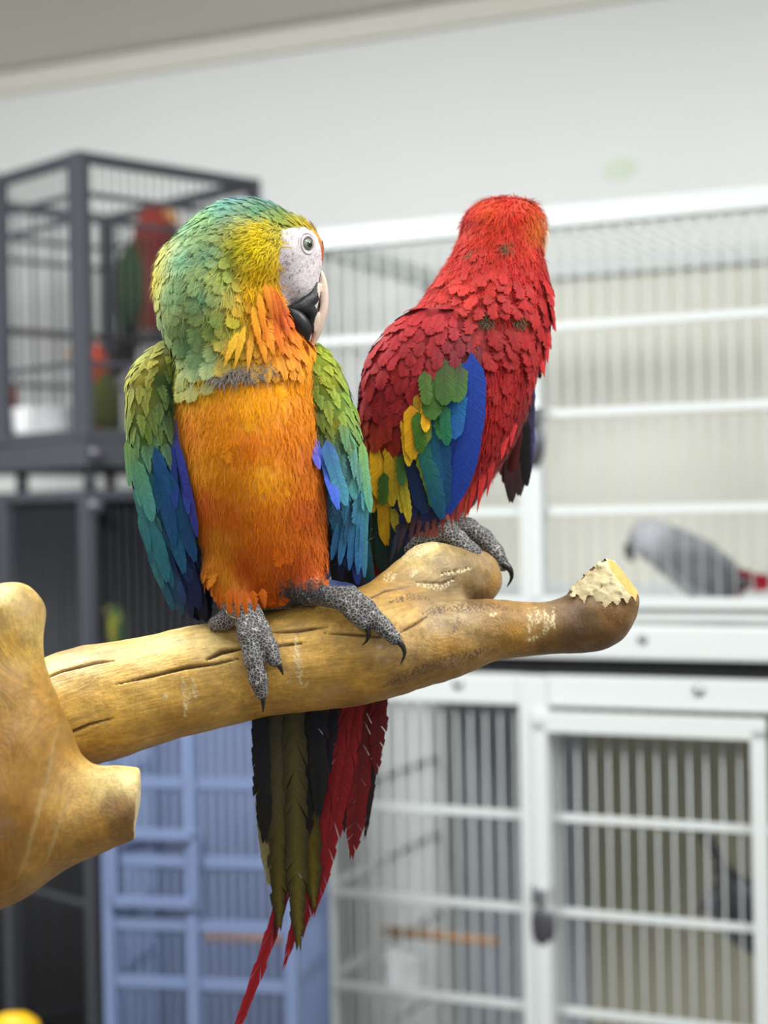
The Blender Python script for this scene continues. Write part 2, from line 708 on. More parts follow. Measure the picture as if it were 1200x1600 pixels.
WALL_V = 0.66
structure('wall_back', Box().box((0, 0.05, 1.3), (8.0, 0.1, 2.6)), 'wall_paint', front(0.0, WALL_V), YAW)
structure('floor', Box().box((0, 0, -0.05), (8.4, 8.4, 0.1)), 'floor_vinyl', front(0, -2.0), YAW)
structure('ceiling', Box().box((0, 0, 0.05), (8.4, 8.4, 0.1)), 'ceiling_paint', front(0, -2.0, 2.575), YAW)
structure('trim_1', Box().box((0, -0.012, 0.0), (8.0, 0.024, 0.05)), 'ceiling_paint', front(0, WALL_V, 2.545), YAW)
structure('wall_left', Box().box((-0.05, 0, 1.3), (0.1, 7.0, 2.6)), 'wall_paint', front(-3.2, -2.8), YAW)
structure('wall_right', Box().box((0.05, 0, 1.3), (0.1, 7.0, 2.6)), 'wall_paint', front(3.2, -2.8), YAW)


def wire_cage(name, label, w, dep, z0, z1, mat, loc, rz, spacing, rails, posts, group=None, rail_h=0.012,
              bar_r=0.0016, post_w=0.03, back=None, side_spacing=None, top=True, skip=(), bar_zs=None, back_bars=True):
    """a wire cage: origin at the front left foot, x along the front, y into depth"""
    t = thing(name, label, 'cage', loc, rz, group)
    m = MATS[mat]
    zm, h = (z0 + z1) / 2, z1 - z0
    pm = Box().box((0, 0, 0), (post_w, post_w, h)).mesh('post', bevel=0.003)
    for x in posts:
        link('post', pm, m, t, (x, 0, zm))
    for x in (0, w):
        link('post', pm, m, t, (x, dep, zm))
    fr = Box().box((0, 0, 0), (w, post_w * 0.8, post_w)).mesh('rail', bevel=0.003)
    sr = Box().box((0, 0, 0), (post_w * 0.8, dep, post_w)).mesh('rail', bevel=0.003)
    for z in (z0 + post_w / 2, z1 - post_w / 2):
        for y in (0, dep):
            link('rail', fr, m, t, (w / 2, y, z))
        for x in (0, w):
            link('rail', sr, m, t, (x, dep / 2, z))
    hm = Box().box((0, 0, 0), (w, 0.006, rail_h)).mesh('cross_rail')
    for z in rails:
        link('cross_rail', hm, m, t, (w / 2, -0.002, z))
    bm_ = Box().tube((0, 0, -h / 2), (0, 0, h / 2), bar_r, 6).mesh('bar', smooth=True)
    n = int(w / spacing)
    for i in range(1, n + 1):
        x = i * w / (n + 1)
        if any(a < x < b for a, b in skip):
            continue
        link('bar', bm_, m, t, (x, 0, zm))
    sp = side_spacing or spacing
    ns = int(dep / sp)
    sm = Box().tube((0, 0, -h / 2), (0, 0, h / 2), bar_r, 6).mesh('side_bar', smooth=True)
    for x in (0, w):
        for i in range(1, ns + 1):
            link('side_bar', sm, m, t, (x, i * dep / (ns + 1), zm))
    sh = Box().box((0, 0, 0), (0.006, dep, rail_h)).mesh('side_cross_rail')
    for z in rails:
        for x in (0, w):
            link('side_cross_rail', sh, m, t, (x, dep / 2, z))
    if back:
        link('back_panel', Box().box((0, 0, 0), (w, 0.006, h)).mesh('back_panel'), MATS[back], t, (w / 2, dep + 0.012, zm))
    elif back_bars:
        bb = Box().tube((0, 0, -h / 2), (0, 0, h / 2), bar_r, 6).mesh('back_bar', smooth=True)
        for i in range(1, n + 1):
            link('back_bar', bb, m, t, (i * w / (n + 1), dep, zm))
        bh = Box().box((0, 0, 0), (w, 0.006, rail_h)).mesh('back_cross_rail')
        for z in rails:
            link('back_cross_rail', bh, m, t, (w / 2, dep, z))
    if top:
        tb = Box().tube((0, 0, 0), (0, dep, 0), bar_r, 6).mesh('roof_bar', smooth=True)
        for i in range(1, n + 1):
            link('roof_bar', tb, m, t, (i * w / (n + 1), 0, z1 - 0.01))
    return t


def latch(parent, x, z, mat='dark_steel'):
    l = link('latch', Box().box((0, -0.008, 0), (0.034, 0.012, 0.03)).tube((0, -0.02, -0.012), (0, -0.02, 0.012), 0.011, 12)
             .mesh('latch', bevel=0.002), MATS['steel'], parent, (x, -0.016, z))
    link('latch_tongue', Box().lathe([(0.001, -0.036), (0.012, -0.034), (0.019, -0.02), (0.021, 0), (0.019, 0.018), (0.012, 0.03), (0.001, 0.032)],
         seg=16, sy=0.5).mesh('latch_tongue', smooth=True), MATS[mat], l, (0.002, -0.012, -0.048))
    return l


U0, U1 = -0.42, 0.46
Wc = U1 - U0
DEP = 0.56
# upper white cage
up = wire_cage('bird_cage', 'white wire cage stacked on top at the right, with a grey parrot on its floor', Wc, DEP, 1.318, 1.995,
               'white_enamel', front(U0), YAW, 0.0275, [1.497, 1.657, 1.80], [0, -0.006 - U0, Wc], post_w=0.036, rail_h=0.013, back='beige_panel')
link('door_frame', Box().box((0.23, 0, 0.31), (0.46, 0.012, 0.018)).box((0.23, 0, -0.31), (0.46, 0.012, 0.018))
     .box((0.009, 0, 0), (0.018, 0.012, 0.62)).box((0.451, 0, 0), (0.018, 0.012, 0.62)).mesh('door_frame', bevel=0.002),
     MATS['white_enamel'], up, (-U0 - 0.004, -0.018, 1.657))
latch(up, 0.002 - U0, 1.655, 'dark_steel')
tr = link('tray', Box().box((Wc / 2, DEP / 2 - 0.01, 0), (Wc + 0.01, DEP + 0.02, 0.055)).mesh('tray', bevel=0.006), MATS['white_enamel'], up, (0, 0, 1.283))
for x in (0.06, 0.6, Wc - 0.05):
    link('rivet', Box().lathe([(0.009, 0), (0.008, 0.003), (0.004, 0.005), (0.0005, 0.0055)], seg=12).mesh('rivet', smooth=True), MATS['steel'], tr,
         (x, -0.0195, 0.006), (math.pi / 2, 0, 0))
link('seed_guard', Box().box((Wc / 2, 0, 0), (Wc, 0.008, 0.012)).mesh('seed_guard', bevel=0.002), MATS['cream_panel'], up, (0, -0.004, 1.264))
# lower white cage
lo = wire_cage('bird_cage', 'white wire cage at the bottom right, a dark padlock latch on its door post', Wc, DEP, 0.12, 1.227,
               'white_enamel', front(U0), YAW, 0.0275, [0.366, 0.52, 0.676, 0.838, 0.993], [0, -0.006 - U0, Wc], post_w=0.05, rail_h=0.013,
               back='cream_panel', top=False)
link('top_panel', Box().box((Wc / 2, DEP / 2, 0), (Wc, DEP, 0.008)).mesh('top_panel'), MATS['white_enamel'], lo, (0, 0, 1.222))
link('door_frame', Box().box((0.19, 0, 0.44), (0.38, 0.012, 0.034)).box((0.19, 0, -0.44), (0.38, 0.012, 0.034))
     .box((0.012, 0, 0), (0.024, 0.012, 0.88)).box((0.368, 0, 0), (0.024, 0.012, 0.88)).mesh('door_frame', bevel=0.002),
     MATS['white_enamel'], lo, (-U0 - 0.004, -0.028, 0.713))
latch(lo, 0.004 - U0, 0.868)
link('back_liner', Box().box((0, 0, 0), (0.30, 0.004, 1.06)).mesh('back_liner'), MATS['grey_liner'], lo, (0.155, DEP + 0.004, 0.68))['label'] = 'grey sheet across the left of the cage back'
for x in (0.28, 0.69):
    link('rivet', Box().lathe([(0.01, 0), (0.008, 0.003), (0.0005, 0.005)], seg=12).mesh('rivet', smooth=True), MATS['steel'], lo,
         (x, -0.021, 1.21), (math.pi / 2, 0, 0))
for x in (0.02, Wc - 0.02):
    for y in (0.02, DEP - 0.02):
        link('leg', Box().tube((0, 0, 0), (0, 0, 0.125), 0.018, 12).mesh('leg', smooth=True), MATS['white_enamel'], lo, (x, y, 0))
sh = link('gap_shade_strip', Box().box((Wc / 2, DEP / 2, 0), (Wc - 0.004, DEP - 0.004, 0.028)).mesh('gap_shade_strip', bevel=0.003), MATS['flat_black'], None,  # dark strip put in where the gap between the cages is only shaded
          front(U0, 0, 1.2415), (0, 0, YAW))
tag(sh, 'dark strip standing in for the shaded gap between the two stacked white cages', 'tray')

# left, white wire cage with bluish light painted into it, behind the birds' tails
pb = wire_cage('bird_cage', 'white wire cage with painted-in bluish light at lower left, behind the hanging tails', 0.30, 0.20, 0.10, 1.20, 'blue_cast_enamel',
               (-0.450, 2.66, 0), math.radians(-12), 0.0165, [0.761, 0.853, 0.954, 1.078], [0, 0.14, 0.30], bar_r=0.0022, post_w=0.02, rail_h=0.018,
               back='blue_cast_panel', top=True)
lid = link('side_hatch', Box().box((0.08, -0.006, 0.012), (0.15, 0.006, 0.018)).box((0.08, -0.006, -0.095), (0.15, 0.006, 0.018))
           .box((0.012, -0.006, -0.04), (0.012, 0.006, 0.12)).box((0.148, -0.006, -0.04), (0.012, 0.006, 0.12)).mesh('side_hatch', bevel=0.002),
           MATS['blue_cast_enamel'], pb, (0, -0.008, 0.985))
dw = link('wooden_perch', Box().tube((0, 0, 0), (0.13, 0, 0), 0.010, 12).mesh('wooden_perch', smooth=True), MATS['dowel_wood'], None,
          (-0.30, 2.71, 0.815), (0, 0, math.radians(-12)))
tag(dw, 'reddish-brown dowel perch across the white cage painted with bluish light', 'perch')
dw = link('wooden_perch', Box().tube((0, 0, 0), (0.22, 0, 0), 0.009, 12).mesh('wooden_perch', smooth=True), MATS['dowel_wood'], None,
          front(-0.365, 0.15, 0.735), (0, 0, YAW))
tag(dw, 'thin brown dowel perch inside the lower white cage, above the white cup', 'perch')
cup = thing('food_cup', 'white food cup hooked inside the bars of the lower white cage', 'cup', front(-0.285, 0.055, 0.655), YAW)
link('bowl', Box().lathe([(0.002, 0), (0.03, 0), (0.036, 0.02), (0.038, 0.06), (0.04, 0.062), (0.036, 0.06), (0.032, 0.01), (0.001, 0.008)], seg=24)
     .mesh('bowl', smooth=True), MATS['white_ceramic'], cup)
link('hook', Box().box((0, -0.043, 0.05), (0.03, 0.006, 0.075)).mesh('hook', bevel=0.002), MATS['white_ceramic'], cup)

# sticker on the wall
st = link('wall_sticker', Box().lathe([(0.001, 0.003), (0.034, 0.003), (0.036, 0.0)], seg=24, sy=0.6).mesh('wall_sticker'), MATS['green_paper'], None,
          tuple(np.array(front(-0.045, WALL_V - 0.0006, 2.185))), (math.pi / 2, 0, YAW))
tag(st, 'pale green oval sticker on the white wall', 'sticker')

# charcoal cages, upper left
DY = math.radians(43.7)
E1 = np.array([math.cos(DY), math.sin(DY), 0])
E2 = np.array([-math.sin(DY), math.cos(DY), 0])
DC = np.array([-0.5355, 3.0, 0])


def dark(a, b, z=0.0):
    p = DC + E1 * a + E2 * b
    return (p[0], p[1], z)


def charcoal_cage(label, L1, L2, z0, z1, rails, spacing, solid, posts2):
    t = thing('bird_cage', label, 'cage', dark(0, 0, 0), DY)
    m = MATS['charcoal_enamel']
    h, zm = z1 - z0, (z0 + z1) / 2
    pm = Box().box((0, 0, 0), (0.024, 0.024, h)).mesh('post', bevel=0.003)
    for a, b in ((0, 0), (L1, 0), (0, L2), (L1, L2)):
        link('post', pm, m, t, (a, b, zm))
    for b, wd in posts2:
        link('door_post', Box().box((0, 0, 0), (0.02, wd, h)).mesh('door_post', bevel=0.003), m, t, (-0.004, b, zm))
    r1 = Box().box((0, 0, 0), (L1, 0.02, 0.02)).mesh('rail', bevel=0.003)
    r2 = Box().box((0, 0, 0), (0.02, L2, 0.02)).mesh('rail', bevel=0.003)
    for z in (z0 + 0.01, z1 - 0.01):
        for b in (0, L2):
            link('rail', r1, m, t, (L1 / 2, b, z))
        for a in (0, L1):
            link('rail', r2, m, t, (a, L2 / 2, z))
    c1 = Box().box((0, 0, 0), (L1, 0.006, 0.010)).mesh('cross_rail')
    c2 = Box().box((0, 0, 0), (0.006, L2, 0.010)).mesh('cross_rail')
    for z in rails:
        for b in (0, L2):
            link('cross_rail', c1, m, t, (L1 / 2, b, z))
        for a in (0, L1):
            link('cross_rail', c2, m, t, (a, L2 / 2, z))
    bar = Box().tube((0, 0, -h / 2), (0, 0, h / 2), 0.0017, 6).mesh('bar', smooth=True)
    n1, n2 = int(L1 / spacing), int(L2 / spacing)
    for i in range(1, n1 + 1):
        for b in (0, L2):
            link('bar', bar, m, t, (i * L1 / (n1 + 1), b, zm))
    for i in range(1, n2 + 1):
        for a in (0, L1):
            link('bar', bar, m, t, (a, i * L2 / (n2 + 1), zm))
    if solid:
        link('back_panel', Box().box((0, 0, 0), (L1, 0.006, h)).mesh('back_panel'), MATS['dark_panel'], t, (L1 / 2, L2 + 0.015, zm))
        link('side_panel', Box().box((0, 0, 0), (0.006, L2, h)).mesh('side_panel'), MATS['dark_panel'], t, (L1 + 0.015, L2 / 2, zm))
    return t


dk = charcoal_cage('charcoal wire cage stacked on top at the upper left, red and green parrots inside', 0.40, 0.5, 1.64, 2.16, [2.085, 2.04, 1.78], 0.0195, False,
                   [(0.276, 0.045), (0.02, 0.012)])
dt = link('tray', Box().box((0.2, 0.25, 0), (0.42, 0.52, 0.05)).mesh('tray', bevel=0.005), MATS['charcoal_enamel'], dk, (0, 0, 1.615))
link('tray_knob', Box().lathe([(0.014, 0), (0.015, 0.01), (0.008, 0.015), (0.0005, 0.016)], seg=16).mesh('tray_knob', smooth=True), MATS['dark_steel'], dt,
     (0.01, -0.012, 0.0), (math.pi / 2, 0, 0))
for a, b in ((0.02, 0.02), (0.38, 0.02), (0.02, 0.48), (0.38, 0.48), (0.02, 0.25)):
    link('foot', Box().tube((0, 0, 0), (0, 0, 0.042), 0.012, 10).mesh('foot', smooth=True), MATS['charcoal_enamel'], dk, (a, b, 1.551))
dl = charcoal_cage('charcoal wire cage at the lower left, dark inside, under the parrots\' cage', 0.5, 0.52, 0.25, 1.551, [1.2, 0.8, 0.45], 0.0195, True, [(0.276, 0.03)])
link('top_panel', Box().box((0.25, 0.26, 0), (0.5, 0.52, 0.008)).mesh('top_panel'), MATS['charcoal_enamel'], dl, (0, 0, 1.545))
link('bolt', Box().lathe([(0.017, 0), (0.015, 0.006), (0.0005, 0.009)], seg=14).mesh('bolt', smooth=True), MATS['dark_steel'], dl, (0.012, -0.013, 1.52), (math.pi / 2, 0, 0))
link('floor_grate', Box().box((0.25, 0.26, 0), (0.5, 0.52, 0.02)).mesh('floor_grate'), MATS['dark_panel'], dl, (0, 0, 0.265))
for a, b in ((0.02, 0.02), (0.48, 0.02), (0.02, 0.5), (0.48, 0.5)):
    link('leg', Box().tube((0, 0, 0), (0, 0, 0.26), 0.014, 10).mesh('leg', smooth=True), MATS['charcoal_enamel'], dl, (a, b, 0))
bw = thing('food_bowl', 'white oblong food bowl on the floor of the upper charcoal cage', 'bowl', dark(0.05, 0.22, 1.641), DY)
link('bowl', Box().lathe([(0.002, 0.001), (0.06, 0.001), (0.07, 0.03), (0.074, 0.068), (0.076, 0.07), (0.070, 0.068), (0.062, 0.03), (0.001, 0.015)], seg=28, sx=0.75)
     .mesh('bowl', smooth=True), MATS['white_ceramic'], bw)
ty = link('toy_ball', Box().lathe([(0.0005, -0.03), (0.014, -0.027), (0.026, -0.015), (0.030, 0), (0.026, 0.015), (0.014, 0.027), (0.0005, 0.03)], seg=20, sx=1.5, sy=0.9)
          .mesh('toy_ball', smooth=True), MATS['yellow_plastic'], None, (-0.62, 2.72, 0.665))
tag(ty, 'yellow oval toy hanging in the dark at the lower left', 'toy')
link('cord', Box().tube((0, 0, 0.028), (0, 0, 0.5), 0.002, 6).mesh('cord'), MATS['flat_black'], ty)


# ------------------------------------------------------------------ the parrots in the cages
attr_mat('plumage_soft', 0.7, 0.15, 0.1, 300, 0.2)
plain('horn_beak', (196, 150, 96), 0.4)
plain('black_beak', (34, 34, 38), 0.35)
plain('bird_eye', (16, 14, 14), 0.1)
plain('grey_skin', (96, 94, 96), 0.7)


def caged_parrot(label, loc, rz, k, cols, beak, group=None, bend=0.0, tail_len=1.0, lean=0.0, pitch=0.0, tail_w=1.0):
    """a perched parrot in cm-like units, facing +x; k metres per unit"""
    t = thing('parrot', label, 'bird', loc, rz, group)
    t.rotation_euler = (0, math.radians(pitch), rz)
    body_c, head_c, breast_c, wing_c, tail_c = [lin(c) for c in cols]

    def tip_over(V):
        """bend the bird forward over its legs"""
        V = np.array(V, float)
        a = math.radians(lean) * np.clip((V[:, 2] - 1.5) / 4.0, 0, 1)
        a = np.where(V[:, 0] < -2.5, math.radians(lean), a)
        x, z = V[:, 0] - 0.5, V[:, 2] - 5.0
        return np.stack([0.5 + x * np.cos(a) + z * np.sin(a), V[:, 1], 5.0 - x * np.sin(a) + z * np.cos(a)], 1)

    fl = Field((-10, -8, -2), (12, 8, 26), 0.5)
    # author coords of Field primitives: (x, y down, d towards -Y)
    fl.ellipsoid((0, -9, 0), (5, 9, 4.6), 4)
    fl.ellipsoid((1 + bend, -17, 0), (3.6, 4.5, 3.5), 4)
    fl.ellipsoid((1.8 + bend, -21, 0), (3.3, 3.0, 3.0), 3)
    for s_ in (1.7, -1.7):
        fl.chain([(0.5, -3.5, s_, 1.7), (0.5, 0, s_, 0.8)], 1.5)
        fl.chain([(0.5, -0.2, s_, 0.8), (3.2, -0.1, s_ * 1.3, 0.5)], 0.6)
        fl.chain([(0.5, -0.2, s_, 0.8), (-2.0, -0.1, s_ * 1.3, 0.5)], 0.6)
    V, Q = fl.mesh(2)
    wx = np.clip((V[:, 0] - 0.5) / 3.0, -1, 1)[:, None] * 0.5 + 0.5
    C = body_c + (breast_c - body_c) * wx
    hz = np.clip((V[:, 2] - 17) / 2.5, 0, 1)[:, None]
    C = C + (head_c - C) * hz
    ft = (V[:, 2] < 1.2)[:, None]
    C = np.where(ft, lin((90, 88, 90)), C)
    link('body', mesh_np('body', tip_over(V) * k, Q, C), MATS['plumage_soft'], t)
    bm_ = Box()
    pr = [(4.6 + bend, 22.0, 1.25), (5.8 + bend, 21.7, 1.0), (6.6 + bend, 20.8, 0.7), (6.8 + bend, 19.6, 0.12)]
    pr = [(*tip_over([(q[0], 0, q[1])])[0][[0, 2]], q[2]) for q in pr]
    for a, b_ in zip(pr[:-1], pr[1:]):
        bm_.tube((a[0] * k, 0, a[1] * k), (b_[0] * k, 0, b_[1] * k), a[2] * k, 10, b_[2] * k)
    link('beak', bm_.mesh('beak', smooth=True), MATS[beak], t)
    for s_ in (1, -1):
        link('eye', Box().lathe([(0.01, -0.5), (0.35, -0.35), (0.5, 0), (0.35, 0.35), (0.01, 0.5)], seg=10).mesh('eye', smooth=True), MATS['bird_eye'], t,
             tuple(tip_over([(3.1 + bend, s_ * 2.55, 21.7)])[0] * k)).scale = (k, k, k)
        fw = Field((-9, -6, -4), (6, 6, 20), 0.5)
        fw.ellipsoid((-1.2, -9.5, -s_ * 4.1), (3.6, 7.5, 1.1), 2)
        fw.chain([(-2.0, -6, -s_ * 4.0, 1.6), (-5.0, 1.0, -s_ * 2.2, 0.5)], 2)
        Vw, Qw = fw.mesh(2)
        tint = np.clip((Vw[:, 2] - 2) / 10, 0, 1)[:, None]
        link('wing', mesh_np('wing', tip_over(Vw) * k, Qw, wing_c * (0.55 + 0.45 * tint)), MATS['plumage_soft'], t)
    for i in range(5):
        v, q, c, e = feather(np.array([-3.0, (i - 2) * 0.9, 4.0]), np.array([-0.55, (i - 2) * 0.03, -1.0]), np.array([-1.0, (i - 2) * 0.8 * (tail_w > 1), 0.5]),
                          (13 - abs(i - 2)) * tail_len, tail_w, tail_c * 0.7, tail_c, shape='long', lift=0, bend=0.0, cup=0.1)
        link('tail_feather', mesh_np('tail_feather', tip_over(v) * k, q, c), MATS['plumage_soft'], t)
    return t


GREEN, RED, RUST, ORANGE = (58, 92, 40), (196, 62, 34), (150, 52, 30), (214, 88, 50)
pk = thing('cage_perch', 'dark natural perch across the upper charcoal cage under the tall parrot', 'perch', dark(0.0, 0.27, 1.862), DY)
link('rod', Box().tube((0.0, 0, 0), (0.4, 0, 0), 0.008, 10).mesh('rod', smooth=True), MATS['dark_panel'], pk)
caged_parrot('red and green parrot perched upright, high in the charcoal cage, beside the big green head', dark(0.345, 0.27, 1.87), math.radians(-35), 0.0112,
             [(44, 72, 32), (140, 44, 28), (116, 38, 26), (42, 70, 30), (70, 50, 34)], 'horn_beak')
caged_parrot('red-headed green parrot low in the charcoal cage, behind the corner post', dark(0.20, 0.27, 1.642), math.radians(215), 0.0088,
             [(110, 58, 34), (190, 72, 44), (150, 50, 32), (70, 76, 36), (96, 66, 40)], 'horn_beak', bend=-0.8)
caged_parrot('red-orange parrot at the left edge of the photo, beside the white bowl', dark(0.06, 0.38, 1.642), math.radians(60), 0.0055,
             [RED, ORANGE, RED, RUST, RUST], 'horn_beak')
gp = (128, 130, 136)
caged_parrot('grey parrot with a red tail sitting on the floor of the upper white cage', front(0.26, 0.16, 1.318), math.radians(155), 0.0092,
             [gp, (168, 168, 176), (150, 152, 158), (120, 122, 128), (150, 20, 40)], 'black_beak', lean=50, tail_len=0.7, tail_w=2.0)
caged_parrot('dark grey parrot climbing head down in the lower white cage, near the right edge', front(0.225, 0.2, 0.84), math.radians(-25), 0.0105,
             [(84, 86, 92), (96, 98, 104), (90, 92, 98), (70, 72, 78), (60, 60, 66)], 'black_beak', pitch=118)
caged_parrot('small green and yellow bird in the dark lower left cage, above the branch', dark(0.2, 0.2, 1.24), math.radians(200), 0.0036,
             [(120, 124, 20), (60, 96, 24), (140, 140, 20), (40, 70, 20), (60, 80, 20)], 'horn_beak')


# ------------------------------------------------------------------ the branch perch
BS = Space(Y0)                    # frame of the branch and the front bird
TS = Space(1.47)                  # the upright limb stands nearer
S2 = Space(1.65)                  # the rear bird


def wood_material():
    m, nt, bs = nodes_of('varnished_wood')
    a = N(nt, 'ShaderNodeAttribute', attribute_name='Col')
    g = N(nt, 'ShaderNodeAttribute', attribute_name='Grain')
    n1 = N(nt, 'ShaderNodeTexNoise', i_Scale=0.05, i_Detail=6.0, i_Roughness=0.62)
    n2 = N(nt, 'ShaderNodeTexNoise', i_Scale=0.22, i_Detail=5.0, i_Roughness=0.6)
    tc = N(nt, 'ShaderNodeTexCoord')
    n3 = N(nt, 'ShaderNodeTexNoise', i_Scale=38.0, i_Detail=5.0, i_Roughness=0.65)
    n4 = N(nt, 'ShaderNodeTexNoise', i_Scale=150.0, i_Detail=4.0, i_Roughness=0.7)
    for n_ in (n1, n2):
        nt.links.new(g.outputs['Vector'], n_.inputs['Vector'])
    for n_ in (n3, n4):
        nt.links.new(tc.outputs['Object'], n_.inputs['Vector'])
    last = a.outputs['Color']
    for n_, lo_, hi_, f0, f1 in ((n1, 0.70, 1.22, .28, .72), (n2, 0.84, 1.14, .3, .7), (n3, 0.78, 1.18, .3, .7), (n4, 0.80, 1.16, .3, .7)):
        mp = N(nt, 'ShaderNodeMapRange')
        for i, v in enumerate((f0, f1, lo_, hi_)):
            mp.inputs[i + 1].default_value = v
        nt.links.new(n_.outputs['Fac'], mp.inputs[0])
        mx = N(nt, 'ShaderNodeMix', data_type='RGBA', blend_type='MULTIPLY')
        mx.inputs[0].default_value = 1
        nt.links.new(last, mx.inputs[6])
        nt.links.new(mp.outputs[0], mx.inputs[7])
        last = mx.outputs[2]
    # thin dark streaks along the fibres
    n6 = N(nt, 'ShaderNodeTexNoise', i_Scale=0.42, i_Detail=4.0, i_Roughness=0.55, i_Distortion=0.6)
    nt.links.new(g.outputs['Vector'], n6.inputs['Vector'])
    mp = N(nt, 'ShaderNodeMapRange')
    for i, v in enumerate((0.58, 0.72, 0.0, 0.5)):
        mp.inputs[i + 1].default_value = v
    nt.links.new(n6.outputs['Fac'], mp.inputs[0])
    mx = N(nt, 'ShaderNodeMix', data_type='RGBA')
    nt.links.new(mp.outputs[0], mx.inputs[0])
    nt.links.new(last, mx.inputs[6])
    mx.inputs[7].default_value = (*lin((104, 76, 44)), 1)
    last = mx.outputs[2]
    # grey-brown weathered patches
    n7 = N(nt, 'ShaderNodeTexNoise', i_Scale=17.0, i_Detail=7.0, i_Roughness=0.7, i_Distortion=0.5)
    nt.links.new(tc.outputs['Object'], n7.inputs['Vector'])
    mp = N(nt, 'ShaderNodeMapRange')
    for i, v in enumerate((0.54, 0.68, 0.0, 0.55)):
        mp.inputs[i + 1].default_value = v
    nt.links.new(n7.outputs['Fac'], mp.inputs[0])
    mx = N(nt, 'ShaderNodeMix', data_type='RGBA')
    nt.links.new(mp.outputs[0], mx.inputs[0])
    nt.links.new(last, mx.inputs[6])
    mx.inputs[7].default_value = (*lin((148, 122, 94)), 1)
    last = mx.outputs[2]
    # pale scuffs
    n5 = N(nt, 'ShaderNodeTexNoise', i_Scale=60.0, i_Detail=8.0, i_Roughness=0.75)
    nt.links.new(tc.outputs['Object'], n5.inputs['Vector'])
    mp = N(nt, 'ShaderNodeMapRange')
    for i, v in enumerate((0.62, 0.72, 0.0, 0.5)):
        mp.inputs[i + 1].default_value = v
    nt.links.new(n5.outputs['Fac'], mp.inputs[0])
    mx = N(nt, 'ShaderNodeMix', data_type='RGBA')
    nt.links.new(mp.outputs[0], mx.inputs[0])
    nt.links.new(last, mx.inputs[6])
    mx.inputs[7].default_value = (*lin((222, 206, 170)), 1)
    nt.links.new(mx.outputs[2], bs.inputs['Base Color'])
    bs.inputs['Roughness'].default_value = 0.42
    bs.inputs['Specular IOR Level'].default_value = 0.45
    ad = N(nt, 'ShaderNodeMath', operation='ADD')
    nt.links.new(n2.outputs['Fac'], ad.inputs[0])
    nt.links.new(n4.outputs['Fac'], ad.inputs[1])
    bp = N(nt, 'ShaderNodeBump', i_Strength=0.55, i_Distance=0.0016)
    nt.links.new(ad.outputs[0], bp.inputs['Height'])
    nt.links.new(bp.outputs[0], bs.inputs['Normal'])
    return m


wood_material()
attr_mat('raw_wood', 0.75, 0.15, 0, 160, 0.22, 0.9)


def grain_coords(V, chains):
    """position squeezed along the limb it belongs to"""
    num = np.zeros_like(V)
    den = np.zeros(len(V))
    for ch in chains:
        for a, b in zip(ch[:-1], ch[1:]):
            A, Bb = B(*a[:3]), B(*b[:3])
            D = Bb - A
            L = np.linalg.norm(D)
            t = np.clip((V - A) @ D / L ** 2, 0, 1)
            dist = np.linalg.norm(V - A - t[:, None] * D, axis=1) / a[3]
            w_ = dist ** -6
            num += w_[:, None] * (D / L)
            den += w_
    ax = num / den[:, None]
    ax /= np.maximum(np.linalg.norm(ax, axis=1), 1e-6)[:, None]
    return V - ax * (np.sum(V * ax, 1) * 0.93)[:, None]


def groove(V, Nn, C, line, width, depth, col=None, broken=False):
    """a drying crack: presses the surface in along a line (author x, y), front side only"""
    x, y, dpt = V[:, 0], -V[:, 2], -V[:, 1]
    best = np.full(len(V), 1e9)
    tt = np.zeros(len(V))
    ln = np.array(line, float)
    n = len(ln) - 1
    for i in range(n):
        a, b = ln[i], ln[i + 1]
        D = b - a
        t = np.clip(((x - a[0]) * D[0] + (y - a[1]) * D[1]) / (D @ D), 0, 1)
        ds = np.hypot(x - a[0] - t * D[0], y - a[1] - t * D[1])
        m = ds < best
        best[m] = ds[m]
        tt[m] = (i + t[m]) / n
    wd = width * np.sin(np.pi * np.clip(tt, 0.06, 0.94)) ** 0.6
    k = np.clip(1 - best / np.maximum(wd, 0.1), 0, 1) * (Nn[:, 1] < 0.1)
    if broken:
        k = np.clip(k * 1.6, 0, 1) * np.clip(1.4 * np.sin(x * 0.9 + 2.1 * np.sin(y * 0.31)) * np.sin(y * 0.7 + 1.7 * np.sin(x * 0.23)) + 0.35, 0, 1)
    V -= Nn * (k * depth)[:, None]
    if col is not None:
        C += (lin(col) - C) * np.clip(k * 1.3, 0, 1)[:, None]


LIMB = [(20, 1140, 20, 80), (130, 1104, 5, 89), (230, 1080, 0, 85), (330, 1056, 0, 80), (400, 1042, 0, 77), (500, 1024, 0, 82), (600, 1008, 0, 80),
        (690, 1000, 0, 62), (760, 986, 2, 48), (850, 982, 6, 40), (908, 970, 10, 46), (938, 950, 14, 53), (957, 910, 22, 35)]
STUB = [(590, 985, -10, 70), (680, 906, -60, 58), (745, 905, -85, 45)]
f = Field((20, -130, -1240), (1020, 190, -820), 2.4)
f.chain([(*q[:3], q[3] + 2) for q in map(tuple, spline(LIMB, 40))], 5, 1.5)
f.chain(STUB, 24, 6)
f.cut((965, 899, 20), (0.74, -0.62, 0.25), ((920, 830, 110), (1030, 1030, -60)))
f.cut((45, 1130, 0), (-1, 0.2, 0))
V, Q = f.mesh(3)
Nn = vnormals(V, Q)
lump = np.sin(V[:, 0] * 0.022 + V[:, 2] * 0.05) + np.sin(V[:, 0] * 0.013 + 1.3 + V[:, 1] * 0.04) + 0.3 * np.sin(V[:, 0] * 0.05 + V[:, 2] * 0.16 + V[:, 1] * .1)
V = V + Nn * (lump * 1.3)[:, None]
